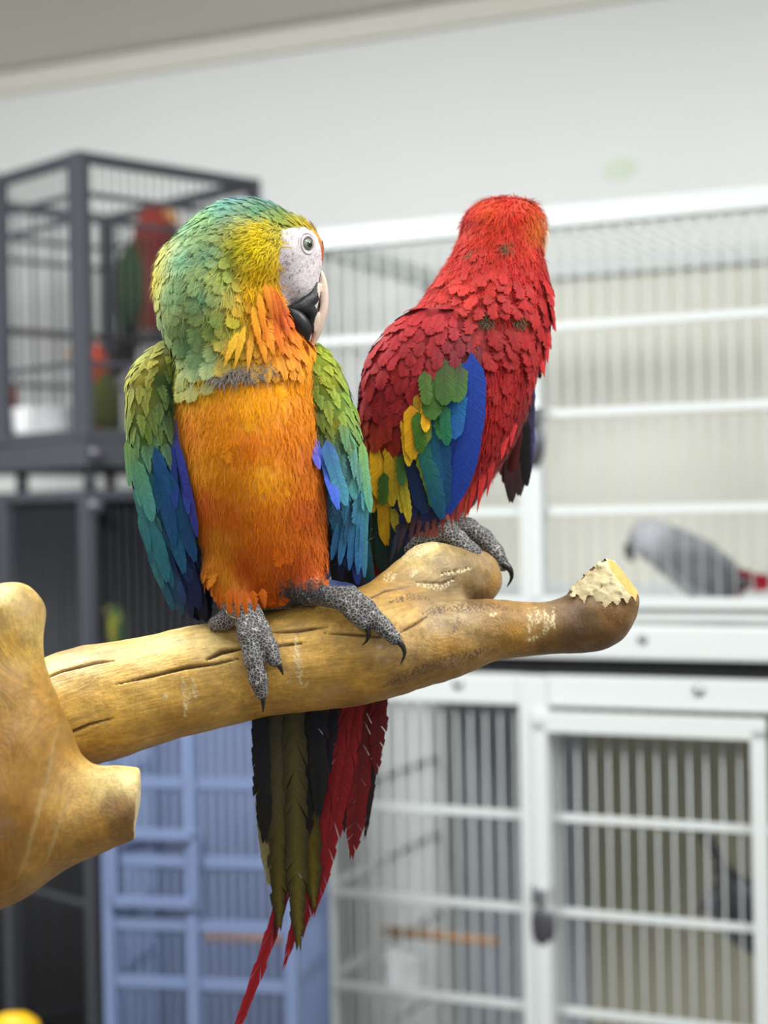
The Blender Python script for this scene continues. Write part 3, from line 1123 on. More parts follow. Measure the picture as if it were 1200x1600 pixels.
limb_lit_col = Ctl([  # wood tones with overhead light put in: paler top, darker underside
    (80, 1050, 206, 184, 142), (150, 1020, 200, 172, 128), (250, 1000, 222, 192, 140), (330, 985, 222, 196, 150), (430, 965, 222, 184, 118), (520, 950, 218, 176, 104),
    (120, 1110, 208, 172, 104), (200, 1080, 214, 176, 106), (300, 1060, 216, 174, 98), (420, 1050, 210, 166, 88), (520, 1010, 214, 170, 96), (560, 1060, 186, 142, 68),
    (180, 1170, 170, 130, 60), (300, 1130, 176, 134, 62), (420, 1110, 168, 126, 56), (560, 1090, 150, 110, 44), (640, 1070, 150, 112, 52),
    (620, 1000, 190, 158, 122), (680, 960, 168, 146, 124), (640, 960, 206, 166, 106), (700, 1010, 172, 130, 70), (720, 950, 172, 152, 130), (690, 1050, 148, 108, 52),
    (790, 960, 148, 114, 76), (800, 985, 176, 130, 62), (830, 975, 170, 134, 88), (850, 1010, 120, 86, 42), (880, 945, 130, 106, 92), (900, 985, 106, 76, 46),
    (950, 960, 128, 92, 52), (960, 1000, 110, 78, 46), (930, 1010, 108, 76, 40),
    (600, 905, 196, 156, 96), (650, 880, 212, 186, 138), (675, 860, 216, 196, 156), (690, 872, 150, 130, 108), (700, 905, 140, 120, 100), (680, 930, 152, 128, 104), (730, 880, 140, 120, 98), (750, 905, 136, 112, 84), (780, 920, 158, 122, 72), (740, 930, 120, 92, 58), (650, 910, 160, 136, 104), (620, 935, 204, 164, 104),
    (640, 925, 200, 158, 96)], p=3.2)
C = limb_lit_col(V[:, 0], -V[:, 2]) * np.array([0.98, 0.93, 0.62])
for line, wd, dp in (([(195, 1060), (250, 1048), (300, 1036), (345, 1030), (380, 1022)], 5, 7), ([(330, 1024), (352, 1013), (390, 1006)], 7, 8),
                     ([(425, 984), (470, 981), (515, 974)], 4, 6), ([(430, 1005), (480, 998)], 4, 5), ([(508, 984), (560, 986), (600, 990)], 3.5, 5),
                     ([(105, 1148), (130, 1132), (155, 1121), (190, 1112)], 4.5, 6), ([(70, 1060), (110, 1042), (160, 1030), (190, 1026)], 3.5, 4),
                     ([(625, 983), (645, 972), (665, 960)], 3.5, 5), ([(650, 908), (690, 912), (712, 904)], 3, 3), ([(690, 896), (735, 888)], 3, 3),
                     ([(560, 940), (600, 922), (640, 915)], 3, 3)):
    groove(V, Nn, C, line, wd * 0.72, dp * 1.1, (70, 46, 22))
for line, wd in (([(634, 872), (656, 859), (682, 852)], 8), ([(652, 913), (690, 918), (708, 907)], 3.5), ([(688, 899), (740, 889)], 2.5), ([(598, 905), (620, 898)], 5), ([(640, 900), (650, 893)], 4),
                 ([(822, 950), (826, 966), (822, 984)], 3), ([(834, 948), (838, 962), (832, 976)], 3), ([(848, 950), (852, 972), (844, 990)], 4), ([(862, 948), (858, 966), (862, 980)], 3),
                 ([(818, 998), (836, 992)], 2.5), ([(760, 960), (772, 956)], 2.5), ([(296, 1050), (302, 1080), (298, 1110)], 4), ([(310, 1052), (316, 1084)], 3), ([(466, 990), (470, 1030), (474, 1060)], 4), ([(484, 1058), (478, 1066)], 2),
                 ([(272, 1074), (268, 1084)], 2.5), ([(132, 1030), (150, 1022)], 3), ([(400, 1000), (440, 1012)], 2)):
    groove(V, Nn, C, line, wd * 1.9, -0.6, (226, 206, 162), True)
for line, wd in (([(700, 950), (740, 946), (790, 948)], 5), ([(660, 955), (700, 948)], 4), ([(880, 930), (896, 960), (904, 990)], 6), ([(610, 938), (640, 930), (670, 935)], 3), ([(715, 960), (705, 985)], 3), ([(600, 1066), (660, 1040), (720, 1016)], 5), ([(690, 1040), (760, 1008)], 4)):
    groove(V, Nn, C, line, wd * 2.4, 0.4, (104, 82, 62), True)
# the two cut faces and the chipped collar are raw wood
x_, y_ = V[:, 0], -V[:, 2]
collar = inside(x_ + 3 * np.sin(y_ * .5), y_ + 4 * np.sin(x_ * 0.4), [(886, 925), (905, 906), (930, 880), (950, 868), (1010, 860), (1010, 925), (985, 934), (962, 938), (945, 942), (932, 948), (918, 930), (905, 938)]) & (V[:, 1] < 40)
perch = thing('branch_perch', 'varnished golden branch perch with a forked limb that carries both big macaws', 'perch', tuple(TS(B(-330, 3310))[0] * np.array([1, 1, 0])))
po = np.array(perch.location)
W_ = BS(V)
link('limb', mesh_np('limb', W_ - po, Q, C, {'Grain': grain_coords(V, [LIMB, STUB])}), MATS['varnished_wood'], perch)
# chipped pale collar stands a little proud of the bark
mq = collar[Q].all(1)
ids, inv = np.unique(Q[mq], return_inverse=True)
seeds = ids[rng.choice(len(ids), 90)]
near_ = np.argmin(np.linalg.norm((V[ids][:, None, :] - V[seeds][None]) * np.array([0.75, 1, 1.25]), axis=2), 1)
chip = rng.normal(0, 1, 90)[near_]
tilt = np.sum((V[ids] - V[seeds][near_]) * rng.normal(0, .22, (90, 3))[near_], 1)
Vc = V[ids] + Nn[ids] * (2.2 + 0.7 * chip + 0.45 * tilt)[:, None]
endn = np.array([0.74, -0.25, 0.62])
endn /= np.linalg.norm(endn)
isend = ((Nn[ids] @ endn) > 0.93)
Cc = np.where(isend[:, None], lin((206, 160, 92)), lin((206, 190, 150))) * (1 + 0.06 * chip[:, None])
Vc = np.where(isend[:, None], V[ids] + Nn[ids] * 1.5, Vc)
o = link('chipped_end', mesh_np('chipped_end', BS(Vc) - po, inv.reshape(-1, 4), np.clip(Cc, 0, 1)), MATS['raw_wood'], perch)
o['label'] = 'pale chipped collar and sawn tip at the right end of the branch'

TRUNK = [(14, 968, 0, 56), (2, 1045, 0, 64), (-8, 1150, 0, 108), (-5, 1270, 0, 130), (-160, 1330, 0, 125), (-290, 1440, 0, 110), (-330, 1640, 0, 95)]
SPUR = [(0, 1272, 0, 118), (110, 1266, 4, 76), (240, 1250, 6, 49)]
f = Field((-460, -150, -1760), (260, 150, -880), 4.0)
f.chain([(*q[:3], q[3] + 2) for q in map(tuple, spline(TRUNK, 30))], 5, 2)
f.chain([(*q[:3], q[3] + 1) for q in map(tuple, spline(SPUR, 12))], 30, 2)
f.cut((216, 1250, 0), (1, 0.06, -0.09), ((150, 1150, 80), (262, 1350, -80)))
V, Q = f.mesh(3)
Nn = vnormals(V, Q)
lump = np.sin(V[:, 0] * 0.03 + V[:, 2] * 0.035) + np.sin(V[:, 2] * 0.06 + V[:, 1] * 0.05) + 0.5 * np.sin(V[:, 0] * .1 - V[:, 2] * .08)
V = V + Nn * (lump * 1.3)[:, None]
trunk_lit_col = Ctl([(20, 925, 216, 196, 156), (50, 950, 196, 166, 116), (10, 960, 190, 160, 112), (65, 985, 214, 192, 146), (30, 1000, 206, 166, 92), (10, 1060, 176, 136, 66),  # wood tones plus light painted on: knob and spur tops paler
                 (60, 1080, 184, 142, 72), (20, 1150, 160, 116, 48), (90, 1170, 178, 134, 66), (10, 1250, 152, 106, 40), (60, 1260, 156, 110, 44), (20, 1330, 148, 104, 40), (100, 1320, 170, 128, 62),
                 (130, 1230, 206, 168, 104), (170, 1215, 226, 204, 158), (205, 1215, 240, 226, 192), (195, 1245, 150, 114, 84), (205, 1265, 120, 88, 56), (170, 1280, 176, 134, 72), (205, 1290, 140, 104, 58),
                 (140, 1320, 176, 136, 74), (80, 1360, 184, 148, 88), (-100, 1300, 150, 106, 42), (-300, 1500, 150, 106, 42)], p=3.2)
C = trunk_lit_col(V[:, 0], -V[:, 2]) * np.array([0.90, 0.82, 0.48])
endm = (Nn[:, 0] > 0.93) & (V[:, 0] > 205)
C[endm] = lin((226, 204, 156))
for line, wd, dp in (([(98, 1130), (92, 1200), (80, 1260), (62, 1320), (50, 1350)], 5, -1.0), ([(125, 1200), (118, 1250), (100, 1300), (84, 1340)], 4, -0.8)):
    groove(V, Nn, C, line, wd, dp, (176, 142, 84))
t_ = link('upright_limb', mesh_np('upright_limb', TS(V) - po, Q, C, {'Grain': grain_coords(V, [TRUNK, SPUR])}), MATS['varnished_wood'], perch)
b_ = Box().tube((0, 0, 0.02), TS(B(-330, 1650))[0] - po, 0.042, 20, 0.052)
link('support_pole', b_.mesh('support_pole', smooth=True), MATS['dowel_wood'], perch)
link('stand_base', Box().lathe([(0.001, 0.0), (0.22, 0.0), (0.22, 0.02), (0.2, 0.03), (0.001, 0.03)], seg=32).mesh('stand_base'), MATS['dowel_wood'], perch)


# ------------------------------------------------------------------ the two macaws
feather_mat('feather', 0.0)
feather_mat('soft_feather', 0.34, 0.65, 1.5)
attr_mat('down', 0.8, 0.1, 0.15, 500, 0.12)
plain('claw_horn', (30, 29, 30), 0.25, noise=0.2, scale=200, spec=0.5)
plain('leg_ring', (120, 112, 92), 0.3, 0.9)


def skin_material():
    m, nt, bs = nodes_of('bird_skin')
    a = N(nt, 'ShaderNodeAttribute', attribute_name='Col')
    k = N(nt, 'ShaderNodeAttribute', attribute_name='Mask')      # x = scaly foot, y = bare face
    sp = N(nt, 'ShaderNodeSeparateXYZ')
    nt.links.new(k.outputs['Vector'], sp.inputs[0])
    tc = N(nt, 'ShaderNodeTexCoord')
    wob = N(nt, 'ShaderNodeTexNoise', i_Scale=500.0, i_Detail=2.0)
    nt.links.new(tc.outputs['Object'], wob.inputs['Vector'])
    vo = N(nt, 'ShaderNodeTexVoronoi', feature='DISTANCE_TO_EDGE', i_Scale=300.0)
    nt.links.new(tc.outputs['Object'], vo.inputs['Vector'])
    mp = N(nt, 'ShaderNodeMapRange')
    for i, v in enumerate((0.02, 0.085, 1.0, 0.0)):
        mp.inputs[i + 1].default_value = v
    nt.links.new(vo.outputs['Distance'], mp.inputs[0])
    sc_ = N(nt, 'ShaderNodeMix', data_type='RGBA')
    nt.links.new(mp.outputs[0], sc_.inputs[0])
    sc_.inputs[6].default_value = (*lin((58, 57, 60)), 1)
    sc_.inputs[7].default_value = (*lin((196, 192, 186)), 1)
    mx = N(nt, 'ShaderNodeMix', data_type='RGBA')
    nt.links.new(sp.outputs[0], mx.inputs[0])
    nt.links.new(a.outputs['Color'], mx.inputs[6])
    nt.links.new(sc_.outputs[2], mx.inputs[7])
    wr = N(nt, 'ShaderNodeTexNoise', i_Scale=420.0, i_Detail=5.0, i_Roughness=0.7, i_Distortion=1.2)
    nt.links.new(tc.outputs['Object'], wr.inputs['Vector'])
    mp2 = N(nt, 'ShaderNodeMapRange')
    for i, v in enumerate((0.34, 0.6, 0.62, 1.06)):
        mp2.inputs[i + 1].default_value = v
    nt.links.new(wr.outputs['Fac'], mp2.inputs[0])
    one = N(nt, 'ShaderNodeMix', data_type='FLOAT')
    nt.links.new(sp.outputs[1], one.inputs[0])
    one.inputs[2].default_value = 1.0
    nt.links.new(mp2.outputs[0], one.inputs[3])
    fin = N(nt, 'ShaderNodeMix', data_type='RGBA', blend_type='MULTIPLY')
    fin.inputs[0].default_value = 1
    nt.links.new(mx.outputs[2], fin.inputs[6])
    nt.links.new(one.outputs[0], fin.inputs[7])
    nt.links.new(fin.outputs[2], bs.inputs['Base Color'])
    bs.inputs['Roughness'].default_value = 0.62
    h1 = N(nt, 'ShaderNodeMath', operation='MULTIPLY')
    nt.links.new(mp.outputs[0], h1.inputs[0])
    nt.links.new(sp.outputs[0], h1.inputs[1])
    h2 = N(nt, 'ShaderNodeMath', operation='MULTIPLY')
    nt.links.new(wr.outputs['Fac'], h2.inputs[0])
    nt.links.new(sp.outputs[1], h2.inputs[1])
    h3 = N(nt, 'ShaderNodeMath', operation='SUBTRACT')
    nt.links.new(h2.outputs[0], h3.inputs[0])
    nt.links.new(h1.outputs[0], h3.inputs[1])
    bp = N(nt, 'ShaderNodeBump', i_Strength=0.8, i_Distance=0.0011)
    nt.links.new(h3.outputs[0], bp.inputs['Height'])
    nt.links.new(bp.outputs[0], bs.inputs['Normal'])


skin_material()


def tree(V, Q):
    return BVHTree.FromPolygons([tuple(v) for v in V], [tuple(q) for q in Q])


class Bird:
    def __init__(self, name, label, base, space):
        self.sp = space
        self.t = thing(name, label, 'bird', tuple(space(B(*base))[0]))
        self.o = np.array(self.t.location)

    def part(self, name, V, Q, C, mat, parent=None, label=None, kind=None, extra=None):
        o = link(name, mesh_np(name, self.sp(V) - self.o, Q, C, extra), MATS[mat], parent or self.t)
        if label:
            o['label'] = label
        if kind:
            o['kind'] = kind
        return o

    def vane(self, name, f4, mat, parent=None, label=None, kind=None):
        return self.part(name, f4[0], f4[1], f4[2], mat, parent, label, kind, {'Barb': f4[3]})

    def raw(self, name, V, Q, mat, parent=None, label=None):
        o = link(name, mesh_np(name, self.sp(V) - self.o, Q), MATS[mat], parent or self.t)
        if label:
            o['label'] = label
        return o

    def feathers(self, name, parent, pts, nrm, direc, size, colour, limit, surf, mat='feather', **kw):
        """lay feathers at pts; the largest in view as objects of their own, the rest as one stuff part"""
        built = []
        for p, n in zip(pts, nrm):
            x, y, d = p[0], -p[2], -p[1]
            dx, dy = direc(x, y)[0]
            dv = np.array([dx, 0, -dy])
            dv = dv + rng.normal(0, kw.get('scat', 0.12), 3)
            dv = unit(dv - n * (dv @ n))
            L, W = size(x, y, d)
            L *= 0.85 + 0.3 * rng.random()
            tipx, tipy = x + dv[0] * L * 0.7, y - dv[2] * L * 0.7
            cb = colour(x, y)[0]
            ct = colour(tipx, tipy)[0]
            tone = 0.86 + 0.28 * rng.random()
            o_ = {k: (v(x, y) if callable(v) else v) for k, v in kw.items() if k not in ('scat', 'edge', 'basedark')}
            h = o_.pop('lift', 0.12) * L * (0.6 + 0.8 * rng.random())
            o_.pop('bend', None)
            ce = ct * tone
            if 'edge' in kw:
                ce = kw['edge'](x, y, ct * tone)
            base = p - n * 1.0

            def over(t_, hh):
                q = surf.find_nearest(Vector(p + dv * L * t_))
                return np.array(q[0]) + np.array(q[1]) * hh
            tip, mid = over(1.0, h), over(0.5, h * 0.62)
            D = tip - base
            LL = np.linalg.norm(D)
            sag = ((mid - (base + tip) / 2) @ n)
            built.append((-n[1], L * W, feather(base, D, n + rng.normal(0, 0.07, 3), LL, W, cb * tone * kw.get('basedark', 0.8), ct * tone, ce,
                                               lift=4 * sag / LL, bend=-4 * sag / LL, **o_)))
        order = sorted(range(len(built)), key=lambda i: -(max(built[i][0], 0.0) + 0.05) * built[i][1])
        for i in order[:limit]:
            self.vane(name, built[i][2], mat, parent)
        rest = [built[i][2] for i in order[limit:]]
        if rest:
            self.vane(name + '_layer', merge(rest), mat, parent, kind='stuff')

    def quill(self, name, parent, a, b, W, cb, ct, nrm=(0, 0, 1), bow=0.0, ce=None, nb=14, rag=0.12, shape='long', lift=0.0, bend=0.0, cup=0.12, label=None, mat='feather', seen=0.9):
        """a single long feather from a to b (author x, y, d)"""
        A, Bb = B(*a), B(*b)
        n = np.array([nrm[0], -nrm[2], -nrm[1]], float)
        L = np.linalg.norm(Bb - A)
        d = (Bb - A) / L
        vqce = feather(A, d, n, L, W, lin(cb), lin(ct), None if ce is None else lin(ce), lift=lift, bend=bend, cup=cup, nb=nb, rag=rag, shape=shape, curve=bow, rachis=seen)
        return self.vane(name, vqce, mat, parent, label=label)

    def claw(self, pts, r, parent=None):
        v, q = tube_mesh(spline(pts, 9), np.linspace(r, 0.6, 9) * np.r_[0.9, np.ones(8)], 8)
        return self.raw('claw', v, q, 'claw_horn', parent)


# ================================================================== front macaw, green and gold
m1 = Bird('macaw', 'green, gold and blue macaw with orange breast, front bird on the branch', (420, 960, 0), BS)
TORSO1 = [(470, 330, 440, 5, 70), (520, 300, 470, 2, 88), (560, 280, 492, 4, 102), (600, 270, 503, 6, 110), (650, 272, 508, 10, 114), (700, 278, 511, 12, 116), (750, 288, 515, 12, 114),
          (800, 298, 517, 10, 108), (850, 312, 514, 6, 98), (890, 326, 504, 2, 86), (925, 340, 490, -4, 70), (950, 362, 468, -12, 46)]
f = Field((180, -160, -1090), (660, 190, -290), 3.0)
f.loft(TORSO1, 10)
f.ellipsoid((335, 468, 22), (84, 118, 90), 26)
f.ellipsoid((285, 440, -5), (42, 66, 56), 20)
f.ellipsoid((384, 402, 26), (96, 84, 80), 18)
f.ellipsoid((452, 402, 34), (55, 57, 58), 14)
f.ellipsoid((462, 440, 40), (38, 46, 40), 14)
f.chain([(412, 476, 48, 36), (424, 540, 56, 38), (440, 585, 60, 40)], 22)
f.chain([(440, 560, 40, 36), (470, 560, 30, 26)], 16)
# shoulders carry the wings
f.chain([(262, 570, 0, 26), (256, 640, 4, 28), (268, 760, 0, 26)], 20)
f.chain([(488, 570, 0, 24), (510, 640, 0, 26), (518, 760, 0, 24)], 20)
f.ellipsoid((430, 860, -58), (92, 110, 40), 26)
# thighs, shanks and toes: two in front, two behind the branch
f.chain([(365, 890, 40, 44), (378, 935, 58, 24), (390, 958, 70, 17)], 12)
f.chain([(470, 880, 30, 46), (482, 915, 48, 24), (515, 928, 66, 17)], 12)
for ch in ([(388, 952, 74, 17), (396, 985, 88, 16.5), (404, 1022, 97, 14.5), (411, 1052, 96, 13.5), (415, 1072, 92, 11)],
           [(400, 950, 72, 14), (414, 978, 84, 13.5), (427, 1004, 94, 12.5), (436, 1024, 95, 10.5)],
           [(384, 956, 66, 14), (356, 966, 56, 14), (342, 972, 44, 11), (338, 985, 20, 9)],
           [(516, 928, 68, 15), (536, 934, 78, 15), (556, 952, 92, 13.5), (570, 968, 97, 11)],
           [(520, 918, 62, 15), (545, 924, 74, 15), (572, 944, 90, 14), (598, 972, 97, 13), (616, 990, 96, 11)],
           [(505, 930, 55, 13), (484, 934, 30, 12), (470, 942, -20, 10)]):
    f.chain(ch, 7)
V, Q = f.mesh(2)
Nn = vnormals(V, Q)

plum1 = Ctl([
    # head and crown
    (380, 312, 92, 140, 160), (430, 322, 70, 140, 150), (465, 338, 80, 146, 96), (490, 352, 186, 166, 24), (505, 372, 190, 130, 20), (511, 400, 178, 66, 22), (508, 425, 160, 62, 26),
    (340, 328, 112, 168, 128), (300, 362, 122, 172, 118), (330, 352, 146, 186, 108), (360, 340, 96, 160, 140), (410, 345, 90, 150, 110), (445, 355, 110, 150, 70), (470, 362, 176, 160, 40),
    (262, 398, 196, 194, 100), (244, 438, 212, 198, 76), (240, 470, 200, 190, 90), (300, 418, 132, 184, 138), (340, 415, 124, 172, 128), (285, 468, 144, 188, 124), (330, 478, 120, 170, 120),
    (370, 420, 170, 178, 60), (365, 450, 164, 180, 78), (300, 540, 120, 166, 110), (250, 560, 170, 184, 62), (272, 586, 150, 150, 44), (330, 572, 116, 166, 118), (245, 525, 150, 190, 140),
    (380, 520, 186, 184, 46), (345, 520, 140, 172, 84), (378, 575, 196, 160, 28), (400, 590, 206, 160, 24), (412, 400, 238, 206, 4), (420, 380, 232, 200, 10), (412, 432, 236, 190, 6), (388, 400, 196, 188, 40), (400, 460, 232, 180, 14),
    (425, 475, 240, 150, 14), (442, 500, 214, 84, 20), (455, 525, 200, 76, 24), (400, 500, 230, 160, 20), (405, 540, 240, 170, 22), (430, 550, 244, 146, 20), (425, 520, 236, 130, 18), (460, 545, 244, 140, 14), (480, 545, 240, 150, 24)])
breast1 = Ctl([
    (290, 615, 226, 150, 14), (330, 600, 220, 150, 16), (400, 640, 240, 150, 12), (360, 660, 232, 130, 8), (300, 680, 222, 118, 8), (450, 570, 244, 140, 16), (475, 545, 240, 156, 26), (440, 620, 246, 150, 16),
    (400, 700, 218, 106, 4), (460, 690, 216, 110, 6), (330, 730, 236, 142, 12), (420, 750, 238, 146, 14), (380, 760, 226, 124, 8), (490, 720, 190, 84, 4), (480, 640, 220, 120, 10),
    (330, 790, 208, 88, 6), (370, 800, 206, 92, 6), (420, 810, 222, 106, 6), (480, 800, 186, 74, 4), (350, 850, 214, 122, 18), (430, 860, 210, 90, 6), (390, 880, 196, 76, 4), (360, 900, 210, 120, 20), (410, 930, 196, 74, 4), (470, 890, 180, 66, 4), (380, 940, 200, 90, 10)])
breast1.v = np.clip(breast1.v * np.array([0.92, 1.12, 0.9]), 0, 1)
wing1 = Ctl([
    (215, 570, 176, 184, 60), (240, 575, 186, 176, 46), (205, 600, 184, 186, 50), (228, 600, 186, 172, 40), (255, 600, 84, 116, 50), (270, 610, 60, 110, 56), (202, 640, 164, 170, 64), (222, 640, 172, 178, 66), (245, 640, 140, 152, 56), (265, 650, 56, 104, 60),
    (210, 690, 146, 178, 80), (238, 690, 106, 148, 46), (225, 725, 110, 164, 110), (212, 740, 134, 186, 134), (245, 745, 74, 150, 146), (228, 790, 84, 156, 150), (215, 800, 120, 170, 140), (255, 790, 26, 88, 128), (240, 825, 60, 132, 142),
    (268, 830, 24, 78, 122), (250, 865, 46, 118, 138), (285, 880, 26, 46, 108), (270, 920, 30, 80, 118), (300, 930, 22, 34, 88), (315, 960, 12, 20, 48),
    (475, 560, 150, 178, 44), (500, 562, 176, 196, 50), (470, 600, 80, 122, 52), (475, 630, 60, 108, 54), (515, 600, 186, 190, 40), (490, 620, 130, 156, 44), (490, 660, 58, 106, 58), (530, 640, 166, 196, 66), (548, 630, 140, 180, 66), (555, 660, 150, 188, 70), (512, 680, 104, 136, 40), (525, 670, 190, 180, 30),
    (545, 690, 92, 160, 116), (565, 700, 130, 178, 88), (572, 740, 108, 168, 144), (540, 740, 76, 146, 150), (520, 720, 80, 130, 110), (548, 800, 58, 134, 168), (576, 800, 80, 156, 150), (530, 850, 42, 102, 146), (560, 870, 42, 100, 156), (555, 905, 20, 48, 120), (520, 800, 50, 110, 150)])
flow1 = Ctl([(508, 385, -.5, -.85), (490, 352, -.85, -.5), (465, 338, -.95, -.3), (400, 318, -1, .12), (335, 332, -.9, .45), (285, 375, -.72, .7), (250, 430, -.35, .95), (330, 400, -.85, .52), (390, 380, -.9, .4), (410, 420, -.7, .6),
             (300, 480, -.5, .86), (350, 480, -.45, .9), (300, 560, -.15, 1), (370, 560, .05, 1), (400, 500, .05, 1), (430, 480, .32, .95), (455, 520, .4, .9), (405, 565, .05, 1), (240, 540, -.45, .9), (470, 545, .3, .95), (440, 460, .15, 1), (425, 450, -.2, .95)], colour=False)
wflow1 = Ctl([(230, 560, -.45, .9), (200, 620, -.1, 1), (245, 620, .12, 1), (215, 760, .16, 1), (262, 760, .3, .95), (262, 830, .36, .93), (292, 920, .38, .92), (240, 860, .36, .93),
              (480, 560, .4, .92), (540, 620, .34, .94), (500, 640, .25, .97), (570, 740, .02, 1), (545, 760, -.05, 1), (540, 830, -.2, .98), (560, 890, -.12, 1), (520, 700, .2, .98)], colour=False)

gre = np.clip((plum1.v[:, 1] - plum1.v[:, 0]) / 0.12 + 0.3, 0, 1)[:, None]        # the green feathers
plum1.v = np.clip(plum1.v * (0.92 - gre * np.array([0.16, 0.10, 0.0])), 0, 1)
wing1.v = np.clip(wing1.v * np.array([0.78, 0.76, 0.9]), 0, 1)
x_, y_, d_ = V[:, 0], -V[:, 2], -V[:, 1]
FACE1 = [(441, 376), (462, 370), (486, 367), (498, 379), (504, 400), (505, 424), (503, 443), (492, 462), (474, 482), (455, 494), (446, 486), (444, 462), (436, 448), (440, 420)]
face = inside(x_, y_, FACE1) & (d_ > 10)
Cb = breast1(x_, y_)
Ch = plum1(x_, y_)
hmix = np.clip((596 - y_ + 0.25 * (x_ - 400)) / 16, 0, 1)[:, None]
C = Cb + (Ch - Cb) * hmix
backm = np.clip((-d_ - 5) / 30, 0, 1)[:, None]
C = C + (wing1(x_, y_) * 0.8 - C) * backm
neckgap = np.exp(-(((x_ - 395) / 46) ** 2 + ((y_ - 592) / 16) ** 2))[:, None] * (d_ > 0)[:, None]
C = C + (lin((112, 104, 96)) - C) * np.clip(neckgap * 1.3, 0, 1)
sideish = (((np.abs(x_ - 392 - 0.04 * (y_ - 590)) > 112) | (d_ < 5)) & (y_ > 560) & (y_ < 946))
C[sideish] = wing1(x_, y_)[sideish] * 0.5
footm = ((y_ > 948) | ((x_ > 500) & (y_ > 912)) | ((x_ < 352) & (y_ > 955)) | ((x_ > 455) & (y_ > 918) & (d_ > 40))) & (y_ > 905)
footm |= (y_ > 938) & (x_ < 420) & (d_ > 58)
shank = np.clip((y_ - 915) / 20, 0, 1)[:, None] * (~footm)[:, None] * (x_ > 440)[:, None]
C = C + (lin((92, 84, 84)) - C) * shank
C[face] = lin((226, 216, 220))
C[footm] = lin((84, 82, 84))
mask = np.zeros_like(V)
mask[:, 0] = footm
mask[:, 1] = face
m1.part('body', V, Q, C, 'bird_skin', extra={'Mask': mask})
body1 = (V, Q)

# wings: a folded shell each, then rows of feathers
WL1 = [(535, 248, 268, 4, 12), (555, 226, 283, 14, 24), (575, 210, 286, 22, 32), (600, 202, 286, 28, 36), (650, 202, 284, 32, 38), (700, 207, 290, 34, 36), (750, 215, 298, 32, 32), (800, 228, 306, 28, 28), (850, 247, 314, 20, 22), (900, 270, 322, 10, 16), (945, 292, 326, -6, 10), (965, 308, 326, -14, 6)]
WR1 = [(538, 482, 502, 6, 10), (552, 468, 516, 12, 20), (572, 461, 530, 20, 28), (600, 462, 543, 28, 34), (650, 472, 556, 32, 36), (700, 484, 566, 34, 34), (750, 496, 573, 30, 30), (800, 510, 574, 24, 26), (850, 522, 570, 14, 18), (885, 534, 566, 4, 12)]
wing_shells = []
for rows, nm in ((WL1, 'green and blue wing on the left of the photo'), (WR1, 'green and blue wing beside the red macaw')):
    fw = Field((170, -110, -1000), (620, 70, -520), 3.0)
    fw.loft(rows, 0)
    Vw, Qw = fw.mesh(3)
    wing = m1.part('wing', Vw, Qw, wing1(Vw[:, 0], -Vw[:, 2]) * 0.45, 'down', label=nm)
    wing_shells.append((wing, Vw, Qw))


def wing_size1(x, y, d):
    k = np.clip((y - 560) / 330, 0, 1)
    return 28 + 60 * k, 9.5 + 3.0 * k


for wi, (wing, Vw, Qw) in enumerate(wing_shells):
    pts, nrm = scatter(Vw, Qw, lambda x, y, d, n: (n[:, 1] < 0.75) & (y < 925), lambda x, y, d: 12.5 + 9 * np.clip((y - 560) / 330, 0, 1) + 8 * (d < 0), 2600)
    o = np.argsort(pts[:, 2])          # low ones first
    m1.feathers('wing_feather', wing, pts[o], nrm[o], wflow1, wing_size1, wing1, 240, tree(Vw, Qw), mat='soft_feather', lift=0.10, cup=0.1, nb=12, rag=0.2,
                shape=lambda x, y: 'point' if y < 720 or rng.random() < 0.4 else 'long', scat=0.09, basedark=0.6, edge=lambda x, y, c: np.clip(c * 1.2 + 0.012, 0, 1))
wl, wr = wing_shells[0][0], wing_shells[1][0]
# blue inner flight feathers, drawn one by one
for a, b, W, c0, c1 in (((262, 640, 52), (290, 792, 80), 9, (44, 72, 156), (32, 58, 134)), ((276, 650, 52), (310, 800, 86), 8, (58, 80, 172), (44, 58, 144)),
                        ((284, 690, 82), (322, 835, 82), 7, (62, 72, 170), (50, 54, 136)), ((252, 700, 76), (286, 850, 66), 12, (34, 86, 140), (26, 78, 128)),
                        ((264, 730, 74), (318, 872, 70), 12, (24, 84, 128), (22, 66, 112)), ((250, 740, 72), (300, 890, 58), 12, (22, 78, 122), (30, 92, 130)),
                        ((268, 800, 52), (320, 945, 22), 13, (26, 56, 120), (20, 36, 86)), ((262, 820, 50), (306, 962, 12), 13, (26, 46, 110), (22, 34, 78)),
                        ((285, 820, 46), (328, 968, 12), 10, (24, 40, 104), (16, 22, 52)), ((252, 830, 48), (290, 958, 10), 12, (46, 110, 136), (28, 66, 104)),
                        ((232, 770, 60), (272, 905, 42), 12, (64, 138, 146), (44, 110, 132)), ((224, 800, 52), (262, 915, 30), 10, (70, 140, 146), (52, 116, 136)),
                        ((222, 720, 66), (250, 812, 62), 12, (106, 164, 110), (76, 150, 150)), ((206, 690, 58), (213, 760, 54), 6, (140, 174, 80), (110, 170, 130)), ((214, 700, 60), (232, 790, 58), 8, (130, 176, 96), (84, 150, 140)), ((218, 760, 56), (244, 860, 46), 7, (90, 150, 140), (50, 116, 134)), ((240, 790, 56), (280, 915, 40), 7, (48, 120, 140), (36, 92, 126)), ((236, 860, 40), (276, 950, 16), 7, (44, 112, 140), (30, 84, 116)), ((256, 840, 46), (296, 940, 24), 7, (60, 124, 150), (34, 60, 120))):
    m1.quill('flight_feather', wl, a, b, W, c0, c1, nrm=(-.35, -.1, 1), bow=0.04)
